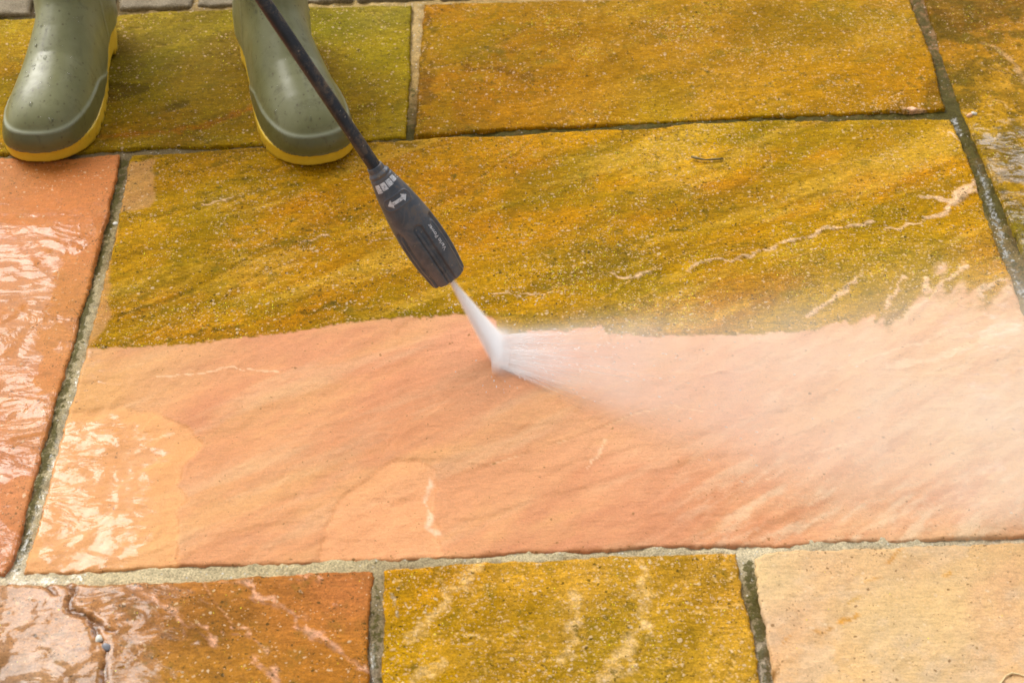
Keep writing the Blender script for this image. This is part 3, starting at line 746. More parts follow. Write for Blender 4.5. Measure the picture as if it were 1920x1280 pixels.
# --- mortar bed seen in the joints
def joint_ground():
    res = 0.003
    xs = np.arange(-1.06, 1.14, res); ys = np.arange(0.56, 2.12, res)
    X, Y = np.meshgrid(xs, ys, indexing='ij')
    x, y = X.ravel(), Y.ravel()
    z = -0.0026 + (fbm(x, y, 60, 5, 1) - 0.5) * 0.0026 + (fbm(x, y, 220, 3, 4) - 0.5) * 0.0016
    ins = np.full(x.size, -1.0)
    for O_ in OUTLINES:
        bb = (x > O_[:, 0].min() - 0.01) & (x < O_[:, 0].max() + 0.01) & (y > O_[:, 1].min() - 0.01) & (y < O_[:, 1].max() + 0.01)
        q = sd_poly(x[bb], y[bb], O_)
        ins[bb] = np.maximum(ins[bb], q)
    z = z - 0.0025 * sst(-0.0045, -0.0005, ins) * sst(0.45, 0.7, fbm(x, y, 35, 4, 6)) - 0.012 * sst(0.0025, 0.0065, ins)
    n = x.size
    pts = [(240, 320, (120, 108, 84)), (200, 450, (150, 140, 110)), (170, 600, (176, 168, 142)), (120, 800, (168, 160, 134)), (60, 980, (172, 162, 132)), (20, 1085, (206, 200, 184)), (200, 1080, (198, 188, 160)), (600, 1060, (190, 180, 150)), (1000, 1038, (186, 178, 152)), (1400, 1028, (206, 200, 180)), (1700, 1012, (190, 184, 164)), (1900, 1008, (200, 192, 176)),
           (710, 1150, (120, 108, 82)), (710, 1260, (150, 142, 128)), (1400, 1120, (110, 94, 44)), (1430, 1240, (170, 162, 152)), (785, 60, (178, 156, 112)), (775, 150, (166, 142, 92)), (768, 230, (110, 92, 50)), (1000, 246, (88, 72, 26)), (1400, 226, (84, 68, 16)), (400, 278, (120, 108, 80)), (1790, 225, (110, 96, 60)), (1735, 60, (140, 112, 80)), (1800, 250, (92, 76, 24)), (1880, 450, (120, 104, 62)), (400, 20, (150, 130, 90)), (650, 8, (176, 156, 108)), (100, 30, (70, 58, 34))]
    col = blend_colors(x, y, pts)
    col *= np.array([1.28, 1.16, 0.95])[None]
    moss = 0.15 + 0.16 * (fbm(x, y, 30, 4, 2) - 0.4)
    for P, wd, amt in ((G((232, 300), (205, 420), (180, 500), (150, 620), (110, 760), (60, 950), (30, 1060)), 0.006, 0.5), (G((705, 1070), (700, 1290)), 0.008, 0.35), (G((1400, 1050), (1420, 1140), (1452, 1300)), 0.008, 0.45), (G((770, 258), (1000, 246), (1500, 222), (1780, 212)), 0.02, 0.46), (G((1710, 0), (1790, 200), (1860, 380)), 0.02, 0.46), (G((1860, 380), (1920, 540)), 0.02, 0.34),
                       (G((775, 160), (768, 258)), 0.01, 0.25), (G((240, 290), (500, 275), (770, 262)), 0.02, 0.20), (G((0, 36), (230, 26)), 0.012, 0.35), (G((560, 1052), (840, 1042), (950, 1036)), 0.003, 0.25)):
        d, t = dist_line(x, y, P)
        moss += amt * np.exp(-(d / wd) ** 2)
    for P in (G((45, 1085), (300, 1078), (540, 1066)), G((700, 1056), (1380, 1032)), G((1500, 1022), (1920, 1010))):
        d, t = dist_line(x, y, P)
        moss -= 0.14 * np.exp(-(d / 0.012) ** 2)
    film = 0.05 + 0 * x
    for P in (G((1835, 300), (1860, 390), (1900, 500), (1925, 560)), G((1440, 1200), (1448, 1290)), G((690, 1200), (695, 1290)), G((175, 620), (120, 800), (80, 930), (20, 1090), (150, 1080)), G((1790, 220), (1800, 250))):
        d, t = dist_line(x, y, P)
        film += 0.5 * np.exp(-(d / 0.008) ** 2)
    idx = np.arange(n).reshape(X.shape)
    q = np.stack([idx[:-1, :-1], idx[1:, :-1], idx[1:, 1:], idx[:-1, 1:]], -1).reshape(-1, 4)
    me = mesh_np('mortar_bed', np.stack([x, y, z], 1), [q])
    attr_c(me, 'col', col); attr_f(me, 'moss', moss); attr_f(me, 'film', film)
    tag(link_mesh('mortar_bed_ground', me, MORTAR), 'sandy mortar joints with moss between the patio slabs', None, kind='structure')
joint_ground()

def far_ground():
    b = NB('gravel_soil')
    P = b.n('TexCoord').outputs['Object']
    n = b.noise(P, 30, 8, 0.7).outputs['Fac']
    c = b.mix(n, (0.10, 0.08, 0.05), (0.32, 0.27, 0.18))
    p = b.n('BsdfPrincipled', None, Base_Color=c, Roughness=0.8, Normal=b.bump(n, 1.0, 0.02))
    b.put(b.out.inputs['Surface'], p)
    S = 60
    me = mesh_np('ground', np.array([[-S, -S, -0.02], [S, -S, -0.02], [S, S, -0.02], [-S, S, -0.02]], float), [np.array([[0, 1, 2, 3]])], False)
    tag(link_mesh('ground', me, b.m), None, None, kind='structure')
far_ground()

# ------------------------------------------------------------------ setts along the top
def sett_material():
    b = NB('concrete_sett')
    P = b.n('TexCoord').outputs['Object']
    n1 = b.noise(P, 45, 7, 0.7).outputs['Fac']; n2 = b.noise(P, 600, 3, 0.6).outputs['Fac']
    c = b.mix(n1, (0.17, 0.13, 0.07), (0.46, 0.37, 0.235))
    c = b.mix(b.mr(n2, 0.35, 0.7), b.mix(1.0, c, (0.55, 0.52, 0.46), 'MULTIPLY'), c)
    m = b.mr(b.noise(P, 22, 6, 0.7).outputs['Fac'], 0.55, 0.68, 0, 0.6)
    c = b.mix(m, c, (0.07, 0.055, 0.015))
    h = b.math('MULTIPLY_ADD', n2, 0.3, n1)
    p = b.n('BsdfPrincipled', None, Base_Color=c, Roughness=0.6, Normal=b.bump(h, 1.0, 0.003))
    p.inputs['Coat Weight'].default_value = 0.08; p.inputs['Coat Roughness'].default_value = 0.3; p.inputs['Specular IOR Level'].default_value = 0.2
    b.put(b.out.inputs['Surface'], p)
    return b.m
SETT = sett_material()
def setts():
    edge = G((-400, 50), (0, 33), (219, 22), (561, 8), (774, 2), (1700, -30))
    joints = [at(px, 20)[0] for px in (-260, -105, 52, 208, 352, 500, 655, 810, 960)]
    labels = ['grey sett with its corner at the left edge, behind the outside of the left boot', 'brown grey sett mostly hidden behind the left boot shaft', 'short grey sett right beside the heel of the left boot', 'grey sett between the boots, next to the right boot shaft',
              'grey sett hidden behind the right boot shaft', 'grey sett just right of the right boot shaft', 'sett at the top edge above the joint of the two back slabs', 'rightmost grey sett showing at the top edge']
    for i in range(len(joints) - 1):
        x0, x1 = joints[i] + 0.003, joints[i + 1] - 0.003
        sk = 0.045 * 0
        y0 = np.interp((x0 + x1) / 2, edge[:, 0], edge[:, 1])
        sl = (np.interp(x1, edge[:, 0], edge[:, 1]) - np.interp(x0, edge[:, 0], edge[:, 1]))
        hx, hy, hz = (x1 - x0) / 2, 0.085, 0.028
        def f(X, Y, Z, hx=hx, hy=hy, hz=hz, k=i):
            r = 0.004
            qx = np.abs(X) - hx + r; qy = np.abs(Y) - hy + r; qz = np.abs(Z) - hz + r
            d = np.sqrt(np.maximum(qx, 0) ** 2 + np.maximum(qy, 0) ** 2 + np.maximum(qz, 0) ** 2) + np.minimum(np.maximum(np.maximum(qx, qy), qz), 0) - r
            return d + (fbm(X + k, Y + Z, 50, 4, k) - 0.5) * 0.004
        V, Q = surface_net(f, (-hx - 0.01, -hy - 0.01, -hz - 0.01), (hx + 0.01, hy + 0.01, hz + 0.01), 0.004)
        me = mesh_np('paving_sett', V, [Q])
        o = link_mesh('paving_sett', me, SETT)
        o.location = ((x0 + x1) / 2, y0 + hy + 0.003, -0.0255)
        o.rotation_euler = (0, 0, math.atan2(sl, x1 - x0))
        tag(o, labels[i], 'paving sett', 'row of grey setts behind the slabs')
setts()

# ------------------------------------------------------------------ rubber boots
def smin(a, b, k):
    h = np.clip(0.5 + 0.5 * (b - a) / k, 0, 1)
    return b * (1 - h) + a * h - k * h * (1 - h)
BL = 0.285
_sw = np.array([0, .004, .012, .03, .06, .10, .135, .17, .20, .22, .24, .258, .270, .279, .285])
_ww = np.array([0, .014, .0235, .0335, .0375, .0365, .0380, .0430, .0465, .0480, .0475, .0465, .0460, .0460, .0460])
_sd = np.linspace(0, BL, 400)
_w2 = np.interp(_sd, _sw, _ww ** 2)
_k = np.hanning(15); _k /= _k.sum()
_w2 = np.concatenate([_w2[:7], np.convolve(_w2, _k, 'valid'), _w2[-7:]])
def halfw(s_): return np.sqrt(np.maximum(np.interp(s_, _sd, _w2), 0))
def mid(s_, side): return side * 0.006 * np.sin(np.clip(s_ / BL, 0, 1) * math.pi * 1.2 - 0.4)
def zbase(s_): return 0.0165 + 0.016 * (1 - sst(0.085, 0.135, s_))
def topz(s_):
    t = np.interp(s_, [0, .03, .07, .10, .13, .16, .19, .215, .24, .26, .275, .285], [.10, .12, .13, .125, .112, .094, .079, .071, .065, .059, .054, .050])
    return t
def boot_upper(side):
    def f(X, S, Z):
        sc = np.clip(S, 0.0, BL)
        W = halfw(sc) + 1e-5
        zb = zbase(sc)
        T = topz(sc) - zb + 0.012
        a = np.abs(X - mid(sc, side)) / np.maximum(W, 0.004)
        c = np.maximum(Z - zb + 0.012, 0) / T
        # round the toe: distance in plan from the end
        over = np.maximum(S - BL, 0) + np.maximum(-S, 0)
        foot = ((a ** 2.3 + c ** 2.3) ** (1 / 2.3) - 1) * np.minimum(np.maximum(W, 0.012), 0.045) + over
        # the toe cap: blunt in plan, domed in height
        toe = ((np.abs(X - mid(sc, side)) / 0.0497) ** 2.3 + (np.maximum(S - 0.213, 0) / 0.072) ** 2.3 + (np.maximum(Z - 0.018, 0) / (topz(sc) - 0.011)) ** 2.3) ** (1 / 2.3) - 1
        foot = -smin(-foot, -toe * 0.045, 0.012) - 0.0016
        # heel cup and shaft
        hc = (np.sqrt(((S - 0.047) / 0.0475) ** 2 + (X / 0.0395) ** 2 + (np.minimum(Z - 0.052, 0) / 0.2) ** 2 + (np.maximum(Z - 0.052, 0) / 0.050) ** 2) - 1) * 0.04
        zz = np.clip(Z, 0.03, 0.5)
        rx = np.interp(zz, [.03, .08, .115, .16, .22, .30, .38], [.034, .0340, .0355, .042, .052, .058, .062])
        rs = np.interp(zz, [.03, .08, .115, .16, .22, .30, .38], [.045, .0475, .0495, .054, .060, .065, .068])
        cs = np.interp(zz, [.03, .08, .115, .16, .22, .30, .38], [.058, .062, .064, .060, .056, .054, .052])
        sh = (np.sqrt((X / rx) ** 2 + ((S - cs) / rs) ** 2) - 1) * 0.045
        sh = np.maximum(sh, 0.04 - Z)
        d = smin(smin(foot, sh, 0.026), hc, 0.012)
        # rand around the toe, thicker than the upper
        rh = 0.0215 * sst(0.125, 0.19, S)
        hgt = Z - zb
        d = d - 0.0013 * (1 - sst(-0.0009, 0.0009, hgt - rh)) * sst(0.12, 0.14, S)
        # thin raised seams
        d = d - 0.0006 * np.exp(-((hgt - rh) / 0.0011) ** 2) * sst(0.12, 0.15, S)
        side_s = 0.088 - 0.30 * (Z - 0.05) ** 2 / 0.1 + 0.006
        d = d - 0.0006 * np.exp(-((S - side_s) / 0.0012) ** 2) * (np.abs(X) > 0.02) * (1 - sst(0.10, 0.14, Z))
        d = np.maximum(d, (zb - Z))
        d = np.maximum(d, Z - 0.375)
        return d
    return f
def boot_sole(side):
    def f(X, S, Z):
        sc = np.clip(S, 0.0, BL)
        W = halfw(sc) + 0.0016
        a = np.abs(X - mid(sc, side)) - W
        over = np.maximum(S - BL - 0.0012, 0) + np.maximum(-S - 0.0012, 0)
        d2 = np.where(W < 0.02, (np.sqrt((np.maximum(np.abs(X - mid(sc, side)), 0)) ** 2) - W) * 0.6, a) + over
        d2 = np.maximum(d2, (((np.abs(X - mid(sc, side)) / 0.0513) ** 2.3 + (np.maximum(S - 0.213, 0) / 0.0735) ** 2.3) ** (1 / 2.3) - 1) * 0.055)
        top = zbase(sc) + 0.0005
        bot = 0.0115 * sst(0.072, 0.079, S) * (1 - sst(0.118, 0.150, S)) + 0.003 * sst(0.24, 0.285, S)
        # cleats cut into the edge of the tread
        cl = 0.0016 * (np.sin(S * 2 * math.pi / 0.021) > 0.72) * (1 - sst(0.006, 0.007, Z)) * (S < 0.25)
        return np.maximum(np.maximum(d2 + cl, Z - top), bot - Z)
    return f
def boot_mats():
    b = NB('green_rubber')
    P = b.n('TexCoord').outputs['Object']
    n1 = b.noise(P, 14, 5, 0.6).outputs['Fac']; n2 = b.noise(P, 260, 4, 0.6).outputs['Fac']
    c = b.mix(b.mr(n1, 0.3, 0.7), (0.185, 0.182, 0.066), (0.265, 0.262, 0.118))
    sp = b.n('SeparateXYZ', None, Vector=P)
    # dried dirt scuffs
    sc = b.mr(b.noise(b.mapping(P, 0, (1, 1, 0.6)), 70, 6, 0.75, 0.8).outputs['Fac'], 0.52, 0.70, 0, 0.7)
    c = b.mix(sc, c, (0.13, 0.115, 0.04))
    mv = b.n('TexVoronoi', None, Vector=P, Scale=210)
    mc = b.n('SeparateColor', None, Color=mv.outputs['Color'])
    lowz = b.mr(b.n('SeparateXYZ', None, Vector=P).outputs[2], 0.14, 0.02, 0.08, 0.30)
    mk = b.math('MULTIPLY', b.math('LESS_THAN', mc.outputs[0], lowz), b.mr(mv.outputs['Distance'], 0.34, 0.16))
    c = b.mix(b.math('MULTIPLY', mk, 0.6), c, (0.09, 0.06, 0.02))
    rand = b.attr('rand').outputs['Fac']
    c = b.mix(rand, c, b.mix(1.0, c, (0.66, 0.66, 0.50), 'MULTIPLY'))
    seam = b.attr('seam').outputs['Fac']
    c = b.mix(b.math('MULTIPLY', seam, 0.7), c, (0.36, 0.37, 0.25))
    crk = b.attr('crack').outputs['Fac']
    c = b.mix(b.math('MULTIPLY', crk, b.mr(n2, 0.35, 0.6, 0.3, 0.9)), c, (0.075, 0.06, 0.015))
    p = b.n('BsdfPrincipled', None, Base_Color=c, Roughness=b.mr(b.noise(P, 60, 5, 0.65).outputs['Fac'], 0.3, 0.7, 0.34, 0.50), Normal=b.bump(b.math('MULTIPLY_ADD', n2, 0.25, b.noise(P, 60, 4).outputs['Fac']), 0.5, 0.0008))
    p.inputs['Coat Weight'].default_value = 0.25; p.inputs['Coat Roughness'].default_value = 0.3
    b.put(b.out.inputs['Surface'], p)
    y_ = NB('yellow_sole_rubber')
    P = y_.n('TexCoord').outputs['Object']
    n1 = y_.noise(P, 60, 5, 0.7).outputs['Fac']
    c = y_.mix(y_.mr(n1, 0.3, 0.7), (0.80, 0.50, 0.02), (0.88, 0.58, 0.035))
    sp = y_.n('SeparateXYZ', None, Vector=P)
    dirt = y_.math('MULTIPLY', y_.mr(sp.outputs[2], 0.006, 0.0), y_.mr(y_.noise(P, 90, 5, 0.7).outputs['Fac'], 0.35, 0.6))
    c = y_.mix(y_.math('MULTIPLY', dirt, 0.8), c, (0.13, 0.07, 0.012))
    c = y_.mix(y_.mr(y_.noise(P, 150, 5, 0.7).outputs['Fac'], 0.6, 0.72, 0, 0.5), c, (0.36, 0.2, 0.02))
    p = y_.n('BsdfPrincipled', None, Base_Color=c, Roughness=0.5, Normal=y_.bump(n1, 0.4, 0.001))
    y_.put(y_.out.inputs['Surface'], p)
    d = NB('boot_inner_shade')
    P = d.n('TexCoord').outputs['Object']
    p = d.n('BsdfPrincipled', None, Base_Color=d.mix(d.noise(P, 300).outputs['Fac'], (0.02, 0.02, 0.015), (0.05, 0.05, 0.04)), Roughness=0.9)
    d.put(d.out.inputs['Surface'], p)
    return b.m, y_.m, d.m
BGREEN, BYELLOW, BSHADE = boot_mats()
def water_material():
    b = NB('clear_water')
    P = b.n('TexCoord').outputs['Object']
    p = b.n('BsdfPrincipled', None, Base_Color=(1, 1, 1), Roughness=b.mr(b.noise(P, 200).outputs['Fac'], 0, 1, 0.0, 0.04))
    p.inputs['IOR'].default_value = 1.333
    p.inputs['Transmission Weight'].default_value = 1.0
    b.put(b.out.inputs['Surface'], p)
    return b.m
WATER = water_material()

def make_boot(side, heel, toe, label, seed, ndrops):
    """heel/toe: ground points; side +1 = bulges to local +x"""
    fw = np.array(toe) - np.array(heel)
    rz = math.atan2(fw[1], fw[0]) - math.pi / 2
    root = empty('rubber_boot', (heel[0], heel[1], 0), rz)
    tag(root, label, 'rubber boot', 'pair of green rubber boots')
    f = boot_upper(side)
    V, Q = surface_net(f, (-0.075, -0.025, 0.005), (0.075, 0.295, 0.385), 0.0024)
    me = mesh_np('boot_upper', V, [Q])
    x, s_, z = V.T
    zb = zbase(np.clip(s_, 0, BL))
    rh = 0.0215 * sst(0.125, 0.19, s_)
    hg = z - zb
    attr_f(me, 'rand', (1 - sst(-0.001, 0.001, hg - rh)) * sst(0.12, 0.14, s_))
    side_s = 0.088 - 0.30 * (z - 0.05) ** 2 / 0.1 + 0.006
    seam = np.exp(-((hg - rh) / 0.0013) ** 2) * sst(0.12, 0.15, s_) + 0.8 * np.exp(-((s_ - side_s) / 0.0014) ** 2) * (np.abs(x) > 0.02) * (1 - sst(0.10, 0.14, z)) + 0.25 * np.exp(-(x / 0.0011) ** 2) * (s_ > 0.1) * (z > 0.06)
    seam += np.exp(-((hg - 0.0007) / 0.0012) ** 2) * 0.7
    attr_f(me, 'seam', np.clip(seam, 0, 1))
    cx = 0.004 * np.sin(s_ * 60 + seed) * 1.0 - side * 0.001
    crk = np.exp(-((x - cx) / 0.0011) ** 2) * sst(0.15, 0.17, s_) * (1 - sst(0.235, 0.25, s_)) * (fbm(s_, x, 120, 3, seed) > 0.42)
    crk += 0.7 * sst(0.62, 0.72, fbm(x, s_, 60, 5, seed)) * np.exp(-((s_ - 0.238) / 0.02) ** 2) * np.exp(-(x / 0.03) ** 2)
    attr_f(me, 'crack', np.clip(crk, 0, 1) * (z > 0.03))
    up = link_mesh('boot_upper', me, BGREEN, root)
    V, Q = surface_net(boot_sole(side), (-0.065, -0.012, -0.004), (0.065, 0.296, 0.036), 0.0018)
    link_mesh('sole', mesh_np('sole', V, [Q]), BYELLOW, root)
    # flat disc on the shaft top, inner shade painted dark (above the frame)
    a = np.linspace(0, 2 * math.pi, 40, endpoint=False)
    rr = np.stack([0.055 * np.cos(a), 0.052 + 0.061 * np.sin(a), np.full(40, 0.3762)], 1)
    link_mesh('shaft_shade_disc', mesh_np('shaft_shade_disc', rr, [np.arange(40)[None]], False), BSHADE, root)
    # water drops clinging to the rubber
    rnd = random.Random(seed)
    Vs, Qs = [], []
    cand = np.array([v for v in V[:0]])
    x, y, z = me_co(up)
    ok = np.where((z > 0.045) & (z < 0.16) & (s_up(y) > 0.02))[0]
    nrm = np.zeros(len(x) * 3, dtype=np.float32)
    up.data.vertices.foreach_get('normal', nrm); nrm = nrm.reshape(-1, 3)
    ok = ok[nrm[ok, 1] > 0.15]
    for k in range(ndrops):
        i = ok[rnd.randrange(len(ok))]
        c = np.array([x[i], y[i], z[i]]); n = nrm[i]
        r = rnd.choice([0.0007, 0.0009, 0.0012, 0.0018]) * (0.8 + 0.4 * rnd.random())
        t = np.cross(n, [0, 0, 1.0]); t /= np.linalg.norm(t) + 1e-9
        u = np.cross(n, t)
        el = 1 + 0.9 * rnd.random() * (r > 0.001)
        base = len(Vs)
        for ri, (rad, hh) in enumerate(((1.0, -0.15), (0.9, 0.25), (0.6, 0.5), (0.25, 0.62))):
            for j in range(10):
                aa = j * 2 * math.pi / 10
                Vs.append(c + r * (rad * (math.cos(aa) * t + math.sin(aa) * u * el) + hh * n))
        Vs.append(c + r * 0.65 * n)
        for ri in range(3):
            for j in range(10):
                Qs.append((base + ri * 10 + j, base + ri * 10 + (j + 1) % 10, base + (ri + 1) * 10 + (j + 1) % 10, base + (ri + 1) * 10 + j))
        for j in range(5):
            Qs.append((base + 30 + 2 * j, base + 30 + (2 * j + 1) % 10, base + 30 + (2 * j + 2) % 10, base + 40))
    dm = mesh_np('water_drops', np.array(Vs), [np.array(Qs)])
    dr = link_mesh('water_drops', dm, WATER, root)
    dr['kind'] = 'stuff'
    return root
def me_co(o):
    a = np.zeros(len(o.data.vertices) * 3, dtype=np.float32)
    o.data.vertices.foreach_get('co', a)
    return a.reshape(-1, 3).T
def s_up(v): return v
make_boot(-1, (-0.499, 1.790), (-0.504, 1.504), 'green rubber boot with yellow sole, nearer the left edge, water drops on its toe', 3, 130)
make_boot(1, (-0.291, 1.772), (-0.200, 1.496), 'green rubber boot with yellow sole, behind the black lance', 9, 60)

# ------------------------------------------------------------------ pressure washer lance
IMP = at(932, 655)
TOPP = np.array([0, 0, CAM_H]) + 1.47 * ray(493, 0)
AX = (IMP - TOPP) / np.linalg.norm(IMP - TOPP)
def on_axis(px, py):
    d = ray(px, py)
    A = np.array([AX, -d]).T
    q = np.linalg.lstsq(A, np.array([0, 0, CAM_H]) - TOPP, rcond=None)[0]
    return TOPP + q[0] * AX
NB0, NB1 = on_axis(710, 320), on_axis(842, 515)
NL = np.linalg.norm(NB1 - NB0)
E1 = np.array([0, 0, CAM_H]) - (NB0 + NB1) / 2
E1 = E1 - (E1 @ AX) * AX; E1 /= np.linalg.norm(E1)
E2 = np.cross(AX, E1)
if E2[0] < 0: E2 = -E2                      # towards the upper right of the picture
_ps = np.array([0, .012, .03, .06, .12, .22, .35, .47, .60, .72, .83, .92, .975, 1.0]) * NL
_pr = np.array([.0086, .0099, .0104, .0110, .0128, .0154, .0179, .0196, .0207, .0208, .0202, .0189, .0181, .0174])
def nr(s_, phi):
    """radius of the nozzle at distance s along it and angle phi (0 faces the viewer)"""
    r = np.interp(s_, np.linspace(0, NL, 200), _nrs)
    q = s_ / NL
    for k in range(6):
        pk = k * math.pi / 3 + 0.05
        dphi = np.abs((phi - pk + math.pi) % (2 * math.pi) - math.pi) * r
        wdt = 0.0056 - 0.0004 * q
        start = 0.46 * NL + wdt
        dd = np.where(s_ < start, np.hypot(dphi, (start - s_)), dphi)
        r = r - 0.0026 * (1 - sst(wdt - 0.0016, wdt, dd)) * (1 - 0.4 * sst(0.93, 1.0, q))
        # rib inside the recess
        r = r + 0.0017 * (1 - sst(0.0011, 0.0019, np.abs(((phi - pk + 0.09 + math.pi) % (2 * math.pi) - math.pi)) * r)) * sst(start - 0.001, start + 0.004, s_)
    # raised rim round the arrow panel
    u = phi * 0.0158; v = s_ - 0.235 * NL
    ca = np.hypot(np.maximum(np.abs(u) - 0.0085, 0), v)
    r = r + 0.0006 * np.exp(-((ca - 0.0056) / 0.0006) ** 2)
    # groove behind the collar
    r = r - 0.0008 * np.exp(-((q - 0.035) / 0.008) ** 2)
    return r
_nrs = np.interp(np.linspace(0, NL, 200), _ps, _pr)
_k = np.hanning(9); _k /= _k.sum()
_nrs = np.concatenate([_nrs[:4], np.convolve(_nrs, _k, 'valid'), _nrs[-4:]])
def npt(s_, phi, r):
    s_, phi, r = np.broadcast_arrays(s_, phi, r)
    return NB0 + s_[..., None] * AX + (r * np.cos(phi))[..., None] * E1 + (r * np.sin(phi))[..., None] * E2

def lance_mats():
    out = []
    for name, base, dust, rough in (('black_plastic', (0.072, 0.082, 0.098), 1.0, 0.32), ('black_lance_tube', (0.018, 0.020, 0.026), 0.9, 0.28)):
        b = NB(name)
        P = b.n('TexCoord').outputs['Object']
        n1 = b.noise(P, 60, 6, 0.7, 0.5).outputs['Fac']; n2 = b.noise(P, 500, 4, 0.65).outputs['Fac']
        c = b.mix(b.mr(n1, 0.3, 0.7), base, tuple(1.8 * q for q in base))
        du = b.math('MULTIPLY', b.mr(b.math('MULTIPLY_ADD', n2, 0.35, n1), 0.60, 0.86), dust)
        face = b.attr('dust').outputs['Fac']
        du = b.math('MULTIPLY', du, b.math('MULTIPLY_ADD', face, 0.9, 0.25))
        c = b.mix(du, c, (0.21, 0.145, 0.085))
        br = b.math('MULTIPLY', b.mr(b.noise(P, 110, 5, 0.7).outputs['Fac'], 0.56, 0.68), b.math('MULTIPLY_ADD', face, -0.5, 0.6))
        c = b.mix(b.math('MULTIPLY', br, 0.2), c, (0.05, 0.030, 0.018))
        # pale scratches
        sc = b.n('TexVoronoi', {'feature': 'F1'}, Vector=b.mapping(P, 0.7, (1, 0.25, 1)), Scale=330)
        cs = b.n('SeparateColor', None, Color=sc.outputs['Color'])
        sm = b.math('MULTIPLY', b.math('LESS_THAN', cs.outputs[0], 0.08), b.mr(sc.outputs['Distance'], 0.3, 0.15))
        c = b.mix(b.math('MULTIPLY', sm, 0.6), c, (0.33, 0.27, 0.21))
        ro = b.math('MULTIPLY_ADD', du, 0.4, rough)
        h = b.math('MULTIPLY_ADD', n2, 0.4, n1)
        p = b.n('BsdfPrincipled', None, Base_Color=c, Roughness=ro, Normal=b.bump(h, 0.6, 0.0007))
        b.put(b.out.inputs['Surface'], p)
        out.append(b.m)
    b = NB('white_print')
    P = b.n('TexCoord').outputs['Object']
    n2 = b.noise(P, 500, 4, 0.65).outputs['Fac']
    p = b.n('BsdfPrincipled', None, Base_Color=b.mix(b.mr(n2, 0.35, 0.6), (0.50, 0.50, 0.52), (0.84, 0.85, 0.88)), Roughness=0.5)
    b.put(b.out.inputs['Surface'], p)
    out.append(b.m)
    return out
PLASTIC, TUBE, PRINT = lance_mats()

